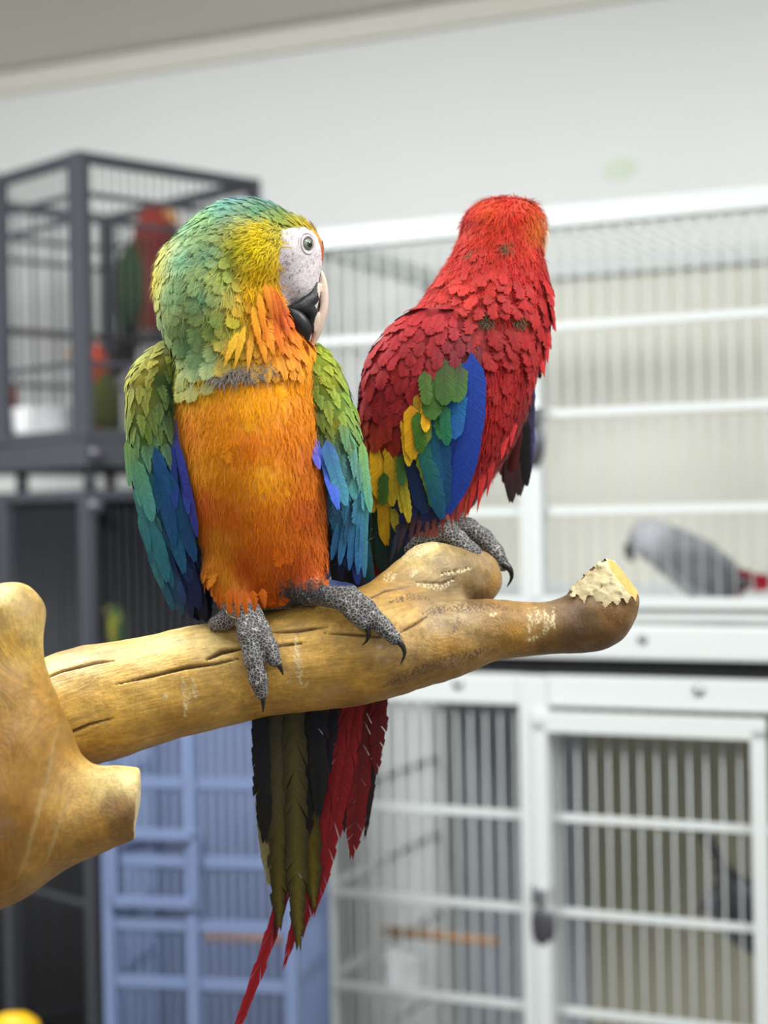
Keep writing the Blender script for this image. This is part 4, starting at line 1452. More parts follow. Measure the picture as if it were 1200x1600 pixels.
for a, b, W, c0, c1 in (((494, 638, 54), (526, 795, 84), 10, (82, 112, 214), (62, 96, 200)), ((482, 655, 60), (500, 735, 86), 7, (74, 84, 190), (84, 84, 184)),
                        ((512, 690, 78), (540, 790, 72), 12, (64, 96, 160), (70, 140, 160)), ((548, 760, 54), (516, 872, 34), 7, (64, 140, 170), (44, 100, 150)),
                        ((556, 755, 56), (528, 880, 34), 7, (66, 142, 170), (46, 104, 152)), ((562, 760, 54), (543, 888, 30), 7, (70, 146, 168), (44, 100, 156)),
                        ((568, 765, 52), (556, 895, 28), 7, (78, 152, 164), (46, 106, 160)), ((573, 770, 46), (566, 900, 22), 6, (90, 160, 150), (56, 116, 150)),
                        ((540, 790, 46), (530, 905, 10), 8, (24, 44, 110), (16, 24, 64)), ((556, 820, 20), (560, 935, -20), 10, (16, 26, 60), (14, 20, 44)), ((520, 790, -14), (526, 930, -24), 13, (14, 20, 36), (12, 14, 22)), ((540, 820, 14), (546, 930, -24), 11, (16, 22, 50), (14, 18, 34)), ((570, 840, -10), (578, 930, -50), 10, (20, 70, 90), (16, 60, 70)), ((556, 800, 40), (556, 912, 8), 9, (24, 50, 120), (26, 56, 132)),
                        ((566, 690, 54), (576, 800, 46), 8, (140, 184, 90), (96, 164, 140)), ((548, 680, 60), (552, 780, 58), 11, (120, 172, 100), (72, 146, 150))):
    m1.quill('flight_feather', wr, a, b, W, c0, c1, nrm=(.3, -.1, 1), bow=-0.03)

# neck and head feathers
def neck_size1(x, y, d):
    crown = np.exp(-((y - 330) / 45) ** 2)
    low = np.clip((y - 380) / 150, 0, 1)
    return 22 + 18 * low + 6 * crown, 8.5 + 10 * low * (x < 390) - 2.0 * crown


HEADCUT = lambda x, y: 596 - 0.22 * (x - 400)
def keep_neck(x, y, d, n):
    return (y < np.where(x < 340, 598, 572)) & ~inside(x, y, FACE1) & ~((x > 392) & (y > 372) & (y < 470) & (d > 20)) & ~((x > 470) & (y > 440)) & (n[:, 1] < 0.8)
pts, nrm = scatter(V, Q, keep_neck, lambda x, y, d: 8.5 + 7.5 * np.clip((y - 370) / 130, 0, 1) * (x < 400) + 4 * (d < 0), 5200)
o = np.argsort(-((pts[:, 0] - 500) ** 2 + (pts[:, 2] + 390) ** 2))      # tips overlap away from the face
m1.feathers('neck_feather', None, pts[o], nrm[o], flow1, neck_size1, plum1, 290, tree(V, Q), mat='soft_feather', lift=0.17, cup=0.12, nb=14, rag=0.2,
            shape='round', scat=0.14, basedark=0.72, edge=lambda x, y, c: np.clip(c * np.array([1.2, 1.12, 0.95]) + 0.012, 0, 1))
# ragged orange throat feathers
for a, b, W, c0, c1 in (((420, 455, 88), (437, 520, 96), 6, (236, 150, 20), (206, 84, 22)), ((428, 455, 86), (446, 532, 92), 5, (230, 130, 20), (196, 74, 24)), ((434, 462, 84), (452, 528, 86), 5, (220, 110, 24), (190, 70, 26)),
                        ((440, 470, 80), (458, 522, 80), 4, (210, 100, 30), (186, 70, 30)), ((412, 470, 92), (424, 545, 102), 8, (240, 160, 16), (232, 120, 18)), ((404, 490, 94), (416, 556, 106), 9, (238, 170, 18), (240, 140, 20)),
                        ((392, 520, 100), (377, 590, 116), 7, (226, 170, 24), (222, 160, 26)), ((382, 530, 104), (362, 586, 118), 8, (222, 172, 24), (216, 160, 22)), ((402, 530, 98), (397, 594, 114), 6, (230, 160, 22), (220, 150, 30)),
                        ((422, 520, 96), (436, 566, 104), 12, (242, 140, 18), (244, 150, 34)), ((414, 530, 98), (424, 578, 108), 10, (240, 150, 20), (242, 150, 30)), ((444, 500, 84), (462, 546, 90), 6, (214, 90, 24), (222, 110, 26)),
                        ((434, 515, 92), (450, 566, 100), 9, (226, 100, 22), (240, 130, 26))):
    m1.quill('throat_feather', None, (a[0], a[1], a[2] + 8), (b[0], b[1], b[2] + 15), W * 0.95, c0, tuple(int(q * 0.9) for q in c1), nrm=(.1, -.2, 1), shape='point', nb=10, rag=0.3, lift=0.1, bend=-0.1)

# soft plumage of the breast, cheek and brow
def breast_keep(x, y, d, n):
    return (y > HEADCUT(x, y) - 22) & (y < 946) & (d > -25) & (np.abs(x - 394) < 124) & ~((y > 896) & (x > 446)) & ~((y > 918) & (x < 412)) & (y < 934)
pts, nrm = scatter(V, Q, breast_keep, lambda x, y, d: 15.0 + 0 * x, 3000)
bf = []
for p, n in zip(pts, nrm):
    x, y = p[0], -p[2]
    dv = np.array([0.0 + 0.0016 * (x - 395), 0, -1]) + rng.normal(0, .18, 3)
    dv = unit(dv - n * (dv @ n))
    c = breast1(x, y)[0] * (0.85 + .3 * rng.random())
    ct = breast1(x, y + 18)[0] * (0.95 + .3 * rng.random())
    bf.append(feather(p - n * 2.5, dv, n, 30 + 12 * rng.random(), 15, c, ct, ct * 1.06, lift=0.10, bend=-0.10, cup=0.12, nb=14, rag=0.5, shape='round', rachis=0.97))
m1.vane('breast_plumage', merge(bf), 'soft_feather', kind='stuff')


def hair(name, keep, n, direc, colour, L, W, parent=None, lift=0.3, spread=0.35, label=None):
    c = V[Q].mean(1)
    nr = np.cross(V[Q[:, 2]] - V[Q[:, 0]], V[Q[:, 3]] - V[Q[:, 1]])
    ar = np.linalg.norm(nr, axis=1)
    nr /= np.maximum(ar, 1e-9)[:, None]
    m = keep(c[:, 0], -c[:, 2], -c[:, 1], nr)
    c, nr, ar = c[m], nr[m], ar[m]
    i = rng.choice(len(c), n, p=ar / ar.sum())
    p = c[i] + rng.normal(0, 1.2, (n, 3))
    dd = direc(p[:, 0], -p[:, 2])
    d3 = np.stack([dd[:, 0], np.zeros(n), -dd[:, 1]], 1)
    return strands(p, d3, nr[i], L, W, colour(p[:, 0], -p[:, 2]), lift=lift, spread=spread)


down_flow = lambda x, y: np.stack([0.0015 * (x - 395), np.ones_like(x)], 1)
pts_h = hair('breast_down', breast_keep, 9000, down_flow, lambda x, y: breast1(x, y) * 1.04, 17, 0.5, lift=0.22, spread=0.3)
m1.part('breast_down', *pts_h, 'down', kind='stuff')
cheek = hair('cheek_down', lambda x, y, d, n: inside(x, y, [(396, 372), (442, 366), (446, 380), (441, 420), (437, 450), (446, 486), (446, 500), (420, 490), (390, 470), (384, 410)]) & (d > 10), 3600, flow1,
             lambda x, y: plum1(x, y), 17, 0.8, lift=0.45, spread=0.35)
m1.part('cheek_down', *cheek, 'down', kind='stuff', label='yellow cheek fluff behind the white face')
gap = hair('neck_down', lambda x, y, d, n: (((x - 392) / 46) ** 2 + ((y - 588 + 0.16 * (x - 392)) / 11) ** 2 < 1) & (d > 30), 420, down_flow, lambda x, y: np.tile(lin((120, 112, 104)), (len(x), 1)), 20, 0.6, lift=0.5, spread=0.6)
m1.part('neck_down', *gap, 'down', kind='stuff', label='grey down showing between neck and breast')
lines = hair('face_feather', lambda x, y, d, n: inside(x, y, FACE1) & (d > 10) & (((x - 482) / 17) ** 2 + ((y - 396) / 22) ** 2 > 1), 260, lambda x, y: np.stack([-0.6 + 0 * x, 0.7 + 0 * x], 1),
             lambda x, y: np.tile(lin((130, 114, 124)), (len(x), 1)), 5, 0.45, lift=0.15, spread=0.5)
m1.part('face_feather', *lines, 'down', kind='stuff', label='rows of tiny dark feathers on the bare white face')
ruff = hair('neck_fringe', lambda x, y, d, n: keep_neck(x, y, d, n) & (n[:, 1] < 0.4), 5200, flow1, lambda x, y: plum1(x, y) * 1.08, 19, 0.6, lift=0.3, spread=0.3)
m1.part('neck_fringe', *ruff, 'down', kind='stuff')
thigh = hair('thigh_down', lambda x, y, d, n: (x > 440) & (x < 512) & (y > 902) & (y < 935) & (d > 20), 420, down_flow, lambda x, y: np.tile(lin((70, 66, 68)), (len(x), 1)), 9, 0.6, lift=0.5, spread=0.8)
m1.part('thigh_down', *thigh, 'down', kind='stuff', label='grey fluff at the top of the leg')

for a, b, W in (((366, 915, 84), (366, 962, 84), 9), ((378, 918, 90), (380, 966, 90), 8), ((390, 920, 92), (393, 962, 92), 8), ((402, 918, 90), (406, 952, 88), 9), ((356, 905, 76), (352, 950, 74), 9), ((416, 915, 86), (420, 948, 84), 9),
                ((344, 880, 66), (340, 935, 60), 9), ((350, 890, 74), (347, 948, 68), 8)):
    m1.quill('thigh_feather', None, a, b, W, (206, 104, 10), (196, 92, 14), nrm=(-.1, -.1, 1), shape='point', nb=10, rag=0.4, lift=.15, bend=-.15, mat='soft_feather')

# beak
def beak_part(bird, name, chains, colfun, h=1.6, label=None, flat=None):
    al = [B(*q[:3]) for ch in chains for q in ch]
    fb = Field(np.min(al, 0) - 22, np.max(al, 0) + 22, h)
    for ch in chains:
        fb.chain([tuple(q) for q in spline(ch, 4 * len(ch))], 5, 0.8)
    Vb, Qb = fb.mesh(3)
    return bird.part(name, Vb, Qb, colfun(Vb[:, 0], -Vb[:, 2], -Vb[:, 1]), 'beak', label=label)


attr_mat('beak', 0.38, 0.4, 0, 260, 0.16, 0.25)
beak_part(m1, 'upper_beak', [[(503, 432, 42, 4), (506.5, 446, 41, 5.5), (508, 466, 40, 7), (505, 490, 38, 8.5), (498, 516, 36, 8), (491, 538, 34, 4.5), (487, 547, 34, 2.5)],
                             [(496, 454, 50, 7), (491, 472, 54, 10), (480, 484, 60, 11), (490, 498, 52, 10), (487, 520, 48, 8)], [(462, 490, 66, 7), (474, 488, 64, 10)]],
          lambda x, y, d: np.where(((d < 44) & (x > 492 - np.clip((y - 515) * .3, 0, 14)))[:, None] | (x > 500.5 + 2 * np.sin(y * .12) - np.clip((y - 480) * .16, 0, 14))[:, None], lin((206, 184, 168)), lin((33, 32, 37))), label='black upper beak with a pale ridge')  # pale along the ridge, near black elsewhere
beak_part(m1, 'lower_beak', [[(455, 492, 64, 7), (467, 504, 66, 12), (476, 518, 62, 13), (480, 532, 56, 8)]], lambda x, y, d: np.tile(lin((31, 31, 35)), (len(x), 1)))
beak_part(m1, 'jaw_skin', [[(452, 498, 66, 4), (456, 509, 70, 4.5), (460, 520, 70, 4)]], lambda x, y, d: np.tile(lin((224, 214, 190)), (len(x), 1)), label='cream bare skin below the beak')

# eye
def eye(bird, c, nrm, r, iris, lid):
    c = B(*c)
    n = unit(np.array([nrm[0], -nrm[2], -nrm[1]], float))
    u = unit(np.cross(n, np.array([0, 0, 1.0])))
    v = np.cross(n, u)
    Ve, Ce, Qe = [], [], []
    seg, rings = 20, 14
    for i in range(rings + 1):
        a = math.pi * i / rings * 0.62
        for j in range(seg):
            t = 2 * math.pi * j / seg
            Ve.append(c + r * (n * math.cos(a) + (u * math.cos(t) + v * math.sin(t)) * math.sin(a)))
            dg = math.degrees(a)
            Ce.append(lin((8, 8, 8)) if dg < 31 else lin(iris) if dg < 60 else lin((60, 58, 58)))
    for i in range(rings):
        for j in range(seg):
            k = (j + 1) % seg
            Qe.append((i * seg + j, i * seg + k, (i + 1) * seg + k, (i + 1) * seg + j)[::-1])
    e = bird.part('eye', np.array(Ve), np.array(Qe), np.array(Ce), 'eyeball')
    Vl, Ql = [], []
    for rr, tr, dz in ((r * 1.08, r * 0.17, 0.42), (r * 1.45, r * 0.14, 0.22)):
        b0 = len(Vl)
        for j in range(28):
            t = 2 * math.pi * j / 28
            q = c + n * r * dz + (u * math.cos(t) + v * math.sin(t) * 1.2) * rr
            ra = u * math.cos(t) + v * math.sin(t)
            for k in range(6):
                al = 2 * math.pi * k / 6
                Vl.append(q + tr * (ra * math.cos(al) + n * math.sin(al)))
        for j in range(28):
            for k in range(6):
                Ql.append((b0 + j * 6 + k, b0 + ((j + 1) % 28) * 6 + k, b0 + ((j + 1) % 28) * 6 + (k + 1) % 6, b0 + j * 6 + (k + 1) % 6))
    bird.part('eyelid', np.array(Vl), np.array(Ql), np.tile(lin(lid), (len(Vl), 1)), 'eyelid_skin', e)


attr_mat('eyeball', 0.06, 0.6, 0, 100, 0.0)
attr_mat('eyelid_skin', 0.6, 0.2, 0, 900, 0.2)
bt1 = BVHTree.FromPolygons([tuple(v) for v in V], [tuple(q) for q in Q])
hit = bt1.ray_cast(Vector((482, -400, -395)), Vector((0, 1, 0)))
nh = hit[1]
eye(m1, (482, 395, -hit[0][1] - 6.0), (0.62, 0.0, 0.78), 10.5, (124, 130, 112), (206, 198, 200))

# claws and the leg ring
for pts_ in ([(415, 1070, 92), (418, 1086, 92), (417, 1103, 86)], [(436, 1022, 95), (444, 1034, 96), (448, 1046, 92)], [(568, 964, 98), (576, 978, 100), (575, 992, 97), (567, 1001, 93)],
             [(614, 988, 97), (627, 1000, 99), (631, 1014, 96), (625, 1030, 90)]):
    m1.claw(pts_, 6.6)
ring = []
for i in range(25):
    t = 2 * math.pi * i / 24
    ring.append((383 + 22 * math.cos(t), 947 - 15 * math.sin(t), 64 + 24 * math.cos(t + 1.9)))
v, q = tube_mesh(ring, [2.0] * 25, 8)
m1.raw('leg_ring', v, q, 'leg_ring', label='thin metal leg ring')

# tail: long olive and black feathers behind the branch
for i, (a, b, W, c0, c1, bow) in enumerate((
        ((400, 880, -84), (398, 1330, -92), 20, (30, 50, 90), (30, 26, 10), -.02), ((430, 880, -82), (430, 1470, -96), 22, (40, 60, 90), (140, 120, 22), 0.0), ((450, 880, -80), (462, 1500, -92), 22, (60, 70, 70), (150, 132, 30), 0.0),
        ((470, 880, -86), (470, 1340, -98), 24, (30, 40, 60), (24, 22, 16), 0.0), ((412, 900, -88), (438, 1440, -100), 20, (60, 60, 30), (132, 112, 18), 0.02), ((490, 880, -84), (494, 1290, -92), 20, (20, 26, 60), (18, 18, 24), 0.0),
        ((392, 900, -90), (408, 1400, -99), 16, (20, 24, 40), (190, 178, 120), -.01), ((440, 890, -92), (448, 1400, -104), 24, (96, 84, 16), (50, 44, 10), 0.0), ((480, 890, -90), (440, 1490, -104), 7, (50, 50, 110), (90, 30, 30), .03),
        ((420, 890, -94), (424, 1350, -106), 26, (104, 90, 16), (40, 36, 12), 0.0), ((460, 890, -95), (486, 1440, -106), 22, (60, 54, 14), (160, 140, 30), 0.0))):
    c0, c1 = [tuple(int(q * 0.72) for q in cc) for cc in (c0, c1)]
    m1.quill('tail_feather', None, a, b, W, c0, c1, ce=(26, 24, 14) if i % 3 else None, nrm=(0, -.1, 1), bow=bow, nb=26, rag=0.3, cup=0.15)

# ================================================================== rear macaw, scarlet
m2 = Bird('macaw', 'scarlet macaw with red, yellow and blue wing, rear bird with its head turned away', (650, 850, 20), S2)
TORSO2 = [(322, 752, 836, 0, 46), (345, 726, 848, 0, 58), (370, 720, 847, 0, 62), (400, 706, 847, 0, 64), (440, 682, 856, 2, 70), (490, 646, 858, 4, 78), (540, 600, 848, 4, 84), (600, 566, 832, 4, 88),
          (650, 566, 820, 4, 86), (700, 572, 796, 4, 80), (750, 580, 766, 4, 72), (800, 588, 728, 4, 60), (840, 596, 706, 6, 46), (862, 606, 690, 8, 34)]
f = Field((530, -150, -960), (900, 140, -285), 3.0)
f.loft(TORSO2, 8)
f.ellipsoid((788, 352, 0), (62, 42, 58), 14)
f.chain([(664, 800, 30, 34), (690, 822, 44, 19)], 10)
f.chain([(640, 800, -20, 36), (650, 842, 10, 16)], 10)
for ch in ([(690, 826, 50, 16), (672, 836, 52, 16), (650, 850, 46, 14), (628, 868, 24, 12)],
           [(690, 828, 54, 16), (712, 842, 66, 14.5), (734, 862, 72, 13.5), (750, 880, 66, 11)],
           [(700, 822, 34, 15), (730, 824, 26, 15), (754, 840, 26, 14), (772, 862, 30, 13), (784, 882, 28, 10.5)],
           [(720, 824, 6, 12), (756, 848, -4, 12), (774, 872, -8, 10)]):
    f.chain(ch, 6)
V, Q = f.mesh(2)
Nn = vnormals(V, Q)
red2 = Ctl([(790, 312, 206, 36, 26), (740, 335, 206, 40, 28), (760, 340, 226, 86, 30), (830, 330, 214, 70, 26), (848, 325, 150, 22, 26), (845, 350, 226, 130, 60), (835, 365, 226, 120, 40), (800, 350, 214, 44, 30), (780, 345, 220, 70, 34),
            (725, 345, 186, 28, 28), (750, 370, 214, 60, 36), (800, 380, 214, 56, 44), (840, 400, 204, 44, 36), (700, 410, 206, 50, 38), (740, 430, 206, 52, 44), (800, 430, 200, 40, 40), (850, 440, 190, 34, 36),
            (660, 480, 204, 52, 44), (720, 480, 214, 62, 48), (800, 480, 196, 38, 40), (850, 500, 180, 28, 32), (600, 540, 176, 32, 36), (640, 510, 176, 30, 36), (690, 520, 178, 32, 40), (780, 530, 160, 26, 30), (840, 560, 184, 40, 38),
            (570, 600, 160, 30, 38), (620, 580, 168, 28, 36), (680, 580, 170, 34, 44), (730, 540, 176, 40, 42), (800, 600, 176, 28, 32), (780, 660, 180, 34, 32), (820, 650, 140, 20, 24), (600, 650, 164, 36, 44), (650, 640, 156, 28, 38),
            (800, 700, 150, 24, 26), (760, 740, 170, 36, 36), (740, 780, 176, 36, 34), (720, 800, 160, 40, 30), (590, 690, 150, 34, 30), (680, 820, 130, 50, 36)])
flow2 = Ctl([(790, 312, -.3, .9), (745, 330, -.8, .6), (835, 330, .5, .85), (730, 370, -.6, .8), (800, 380, .02, 1), (845, 400, .15, 1), (690, 420, -.6, .8), (760, 440, -.15, 1), (840, 460, .22, .97), (650, 480, -.75, .66), (720, 500, -.3, .95), (800, 520, .1, 1), (850, 540, .1, 1),
             (600, 540, -.55, .84), (570, 600, -.25, .97), (640, 560, -.15, 1), (700, 560, .1, 1), (620, 640, 0, 1), (680, 640, .02, 1), (800, 620, -.1, 1), (780, 700, -.3, .95), (740, 780, -.4, .9), (660, 500, -.6, .8)], colour=False)
red2.v = red2.v * np.array([0.74, 0.60, 0.62])
x_, y_, d_ = V[:, 0], -V[:, 2], -V[:, 1]
C = red2(x_, y_)
for gx, gy, r in ((785, 397, 9), (733, 405, 6), (808, 508, 14), (757, 510, 12)):
    k = np.exp(-(((x_ - gx) / r) ** 2 + ((y_ - gy) / r) ** 2))[:, None]
    C = C + (lin((74, 62, 44)) - C) * np.clip(1.4 * k, 0, 1)
face2 = (x_ > 838) & (y_ > 335) & (y_ < 372)
C[face2] = lin((226, 190, 176))
footm = (y_ > 838) | ((x_ > 684) & (y_ > 812)) | ((x_ > 716) & (y_ > 800))
C[footm] = lin((84, 82, 84))
mask = np.zeros_like(V)
mask[:, 0] = footm
m2.part('body', V, Q, C, 'bird_skin', extra={'Mask': mask})
for pts_ in ([(752, 878, 66), (764, 888, 68), (770, 902, 64), (764, 916, 58)], [(783, 880, 34), (794, 888, 36), (797, 902, 32), (790, 916, 26)]):
    m2.claw(pts_, 7)
# beak, turned away on the far right of the head
beak_part(m2, 'upper_beak', [[(838, 352, -26, 14), (850, 362, -46, 13), (850, 386, -56, 9), (842, 402, -54, 3)]], lambda x, y, d: np.tile(lin((214, 200, 180)), (len(x), 1)), h=2.0, label='pale horn upper beak, mostly hidden')
beak_part(m2, 'lower_beak', [[(832, 378, -34, 10), (838, 394, -44, 7)]], lambda x, y, d: np.tile(lin((36, 34, 36)), (len(x), 1)), h=2.0)
hit2 = BVHTree.FromPolygons([tuple(v) for v in V], [tuple(q) for q in Q]).ray_cast(Vector((1100, 14, -348)), Vector((-1, 0, 0)))
eye(m2, (hit2[0][0] - 6, 348, -hit2[0][1]), (1, 0, -0.1), 9, (200, 190, 120), (220, 200, 196))


def keep2(x, y, d, n):
    return (y < 790) & (n[:, 1] < 0.8) & ~((y > 575) & (x < 768) & (d > 0)) & ~((x > 842) & (y > 338) & (y < 366))
def size2(x, y, d):
    lo = np.clip((y - 330) / 170, 0, 1)
    return 20 + 20 * lo, 7 + 7.0 * lo
pts, nrm = scatter(V, Q, keep2, lambda x, y, d: 8.0 + 6.0 * np.clip((y - 340) / 150, 0, 1) + 4 * (d < 0), 5200)
hole = np.zeros(len(pts), bool)
for gx, gy, r in ((785, 393, 7), (733, 400, 5), (808, 500, 12), (757, 505, 10)):
    hole |= (pts[:, 0] - gx) ** 2 + (pts[:, 2] + gy - 6) ** 2 < (r + 5) ** 2
pts, nrm = pts[~hole], nrm[~hole]
o = np.argsort(pts[:, 2])
m2.feathers('body_feather', None, pts[o], nrm[o], flow2, size2, red2, 300, tree(V, Q), mat='soft_feather', lift=lambda x, y: 0.11 + 0.16 * (430 < y < 560) * (x > 700), cup=0.12, nb=12, rag=0.42,
            shape='round', scat=0.16, basedark=0.72, edge=lambda x, y, c: np.clip(c * 1.08 + 0.006, 0, 1))
breast_keep2 = lambda x, y, d, n: (x > 745) & (y > 560) & (y < 800) & (d > -10)
m2.part('breast_down', *hair('breast_down', breast_keep2, 2600, lambda x, y: flow2(x, y), lambda x, y: red2(x, y), 20, 0.7, lift=0.25, spread=0.25), 'down', kind='stuff')
m2.part('head_down', *hair('head_down', lambda x, y, d, n: (y < 575) & (n[:, 1] < 0.5) & ((y < 480) | (x > 760)), 6500, lambda x, y: flow2(x, y), lambda x, y: red2(x, y) * 1.04, 17, 0.6, lift=0.3, spread=0.35), 'down', kind='stuff')

spots = [(785, 397, 8), (733, 405, 5), (808, 506, 12), (757, 509, 10)]
m2.part('gap_down', *hair('gap_down', lambda x, y, d, n: (n[:, 1] < 0) & np.any([((x - a) ** 2 + (y - b) ** 2 < r * r) for a, b, r in spots], axis=0), 420, lambda x, y: np.stack([0.2 + 0 * x, 1 + 0 * x], 1),
        lambda x, y: np.tile(lin((92, 78, 58)), (len(x), 1)), 11, 0.55, lift=0.5, spread=0.8), 'down', kind='stuff', label='dark grey down showing through gaps in the neck plumage')
WN2 = [(492, 640, 712, 66, 18), (520, 606, 752, 66, 34), (560, 578, 760, 66, 42), (600, 566, 758, 66, 42), (650, 566, 752, 62, 36), (700, 570, 738, 56, 28), (750, 578, 712, 48, 20), (790, 584, 686, 40, 14), (830, 586, 652, 30, 10), (870, 588, 626, 20, 8)]
fw = Field((540, -130, -930), (790, 0, -470), 3.0)
fw.loft(WN2, 0)
Vw, Qw = fw.mesh(3)
wcol2 = Ctl([(640, 510, 176, 30, 36), (600, 540, 172, 32, 38), (690, 510, 180, 36, 42), (740, 540, 160, 40, 44), (570, 600, 160, 30, 38), (620, 590, 170, 28, 36), (670, 570, 166, 32, 42), (700, 560, 140, 40, 46), (735, 575, 100, 32, 34), (600, 640, 166, 34, 44), (640, 620, 160, 30, 40), (585, 660, 160, 34, 40), (630, 660, 156, 40, 36),
             (600, 690, 160, 50, 26), (575, 690, 190, 100, 24), (600, 720, 206, 160, 16), (585, 760, 196, 150, 16), (620, 740, 190, 150, 20), (600, 800, 150, 130, 16), (590, 850, 40, 60, 24), (630, 790, 26, 40, 70), (680, 700, 30, 90, 120), (680, 620, 60, 96, 30), (720, 620, 40, 80, 140), (730, 700, 24, 56, 140), (690, 760, 24, 56, 110), (650, 840, 80, 50, 36), (610, 870, 30, 50, 40)])
wcov2 = Ctl([(640, 510, 176, 30, 36), (600, 540, 172, 32, 38), (690, 510, 180, 36, 42), (740, 540, 160, 40, 44), (570, 600, 160, 30, 38), (620, 590, 170, 28, 36), (670, 570, 166, 32, 42), (700, 575, 140, 34, 42), (735, 575, 96, 40, 44), (745, 600, 80, 44, 60),
             (600, 640, 166, 34, 44), (640, 620, 160, 30, 40), (585, 660, 160, 34, 40), (620, 665, 156, 36, 38), (600, 690, 170, 50, 30), (575, 690, 180, 80, 28), (690, 600, 130, 40, 44), (715, 610, 100, 44, 40)])
wcov2.v = wcov2.v * np.array([0.80, 0.7, 0.78])
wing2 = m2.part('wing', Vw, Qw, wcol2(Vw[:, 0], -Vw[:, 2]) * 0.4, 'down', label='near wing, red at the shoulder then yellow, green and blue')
pts, nrm = scatter(Vw, Qw, lambda x, y, d, n: (n[:, 1] < 0.75) & (y < 690 - 0.9 * np.clip(x - 626, 0, 70) - 0.35 * np.clip(x - 700, 0, 60)), lambda x, y, d: 12.5 + 4 * np.clip((y - 520) / 120, 0, 1) + 6 * (d < 40), 2400)
o = np.argsort(pts[:, 2])
# long feathers below the red coverts, lowest layer first
bd = lambda x, y: 106 - 26 * ((np.minimum(x, 700) - 660) / 100) ** 2 - 0.02 * max(0, x - 700) - 0.16 * (y - 650) - 0.0004 * (y - 650) ** 2
BVH2 = BVHTree.FromPolygons([tuple(v) for v in Vw], [tuple(q) for q in Qw])
rows = [
    # x0,y0 -> x1,y1, half width, base colour, tip colour, bow, height over the shell
    (600, 780, 600, 895, 15, (30, 60, 50), (20, 50, 56), 0, 1), (625, 760, 618, 890, 13, (24, 40, 60), (20, 52, 60), 0, 1), (645, 740, 634, 850, 15, (24, 32, 84), (26, 34, 84), .03, 1), (585, 780, 588, 880, 13, (50, 60, 20), (24, 46, 24), 0, 1),
    (660, 740, 676, 838, 16, (18, 26, 60), (20, 34, 80), .04, 1), (640, 690, 668, 800, 18, (20, 34, 66), (16, 40, 80), .05, 2),
    (730, 560, 762, 792, 21, (38, 70, 164), (22, 54, 140), .27, 4), (720, 575, 742, 788, 20, (34, 76, 166), (20, 58, 138), .2, 3),
    (706, 590, 716, 790, 20, (30, 84, 160), (18, 58, 124), .1, 2.5), (694, 600, 690, 790, 20, (30, 90, 150), (18, 60, 110), 0, 3), (682, 640, 690, 800, 16, (24, 90, 140), (20, 62, 100), 0, 5),
    (655, 690, 694, 808, 13, (40, 110, 80), (20, 74, 110), .05, 7), (645, 690, 688, 800, 11, (150, 150, 30), (40, 90, 30), .06, 6), (665, 650, 684, 780, 14, (30, 100, 110), (22, 74, 120), .03, 5),
    (712, 610, 704, 690, 16, (24, 100, 150), (26, 86, 150), 0, 7), (690, 640, 694, 700, 10, (40, 100, 60), (34, 110, 80), 0, 9),
    (590, 690, 592, 780, 13, (214, 160, 16), (206, 156, 16), 0, 4), (608, 690, 612, 790, 12, (206, 150, 16), (150, 132, 16), 0, 4), (600, 740, 604, 850, 13, (196, 150, 16), (180, 140, 20), 0, 2), (622, 700, 632, 800, 10, (200, 160, 20), (186, 160, 40), .04, 3), (615, 720, 618, 830, 10, (50, 84, 24), (150, 130, 20), 0, 3), (580, 700, 583, 800, 10, (210, 120, 20), (196, 150, 20), 0, 3), (626, 740, 640, 815, 8, (100, 110, 20), (190, 166, 40), .03, 4),
    (600, 740, 598, 790, 9, (40, 80, 24), (60, 90, 24), 0, 6), (624, 712, 628, 760, 9, (60, 90, 24), (40, 76, 24), 0, 6),
    (640, 640, 646, 720, 13, (214, 150, 20), (212, 160, 20), .03, 6), (655, 615, 660, 700, 14, (206, 140, 20), (80, 110, 30), 0, 7), (650, 650, 655, 712, 11, (70, 110, 30), (56, 96, 26), 0, 8), (663, 620, 662, 680, 9, (222, 140, 30), (224, 170, 20), 0, 9), (630, 650, 640, 730, 9, (206, 140, 20), (200, 160, 24), .03, 6),
    (672, 580, 672, 662, 17, (56, 84, 30), (60, 100, 34), 0, 9), (690, 570, 690, 640, 16, (66, 66, 40), (54, 92, 34), 0, 9), (714, 575, 708, 636, 15, (60, 56, 44), (60, 100, 40), 0, 9), (680, 620, 686, 690, 12, (60, 96, 34), (40, 104, 60), 0, 8), (660, 590, 664, 640, 11, (64, 84, 34), (66, 96, 34), 0, 9)]
for x0, y0, x1, y1, W, c0, c1, bow, up in rows:
    m2.quill('flight_feather', wing2, (x0, y0, bd(x0, y0) - 4 + up * 1.4 - 11 * (y0 < 625) * (x0 < 718) - 4 * (y0 < 590) - 14 * (x0 < 632) * (y0 < 735)), (x1, y1, bd(x1, y1) + up * 1.6), W, c0, c1, nrm=(0, -.05, 1), bow=bow, nb=14, rag=0.10 if W > 12 else 0.25, cup=0.1, lift=.06, bend=-.06)
m2.feathers('wing_feather', wing2, pts[o], nrm[o] , flow2, lambda x, y, d: (34 + 14 * np.clip((y - 520) / 120, 0, 1), 11.5 + 3 * np.clip((y - 520) / 120, 0, 1)), lambda x, y: wcov2(x, y), 260, BVH2, mat='soft_feather', lift=0.11, cup=0.12, nb=12, rag=0.24,
            shape='round', scat=0.12, basedark=0.7, edge=lambda x, y, c: np.clip(c * 1.1 + 0.008, 0, 1))

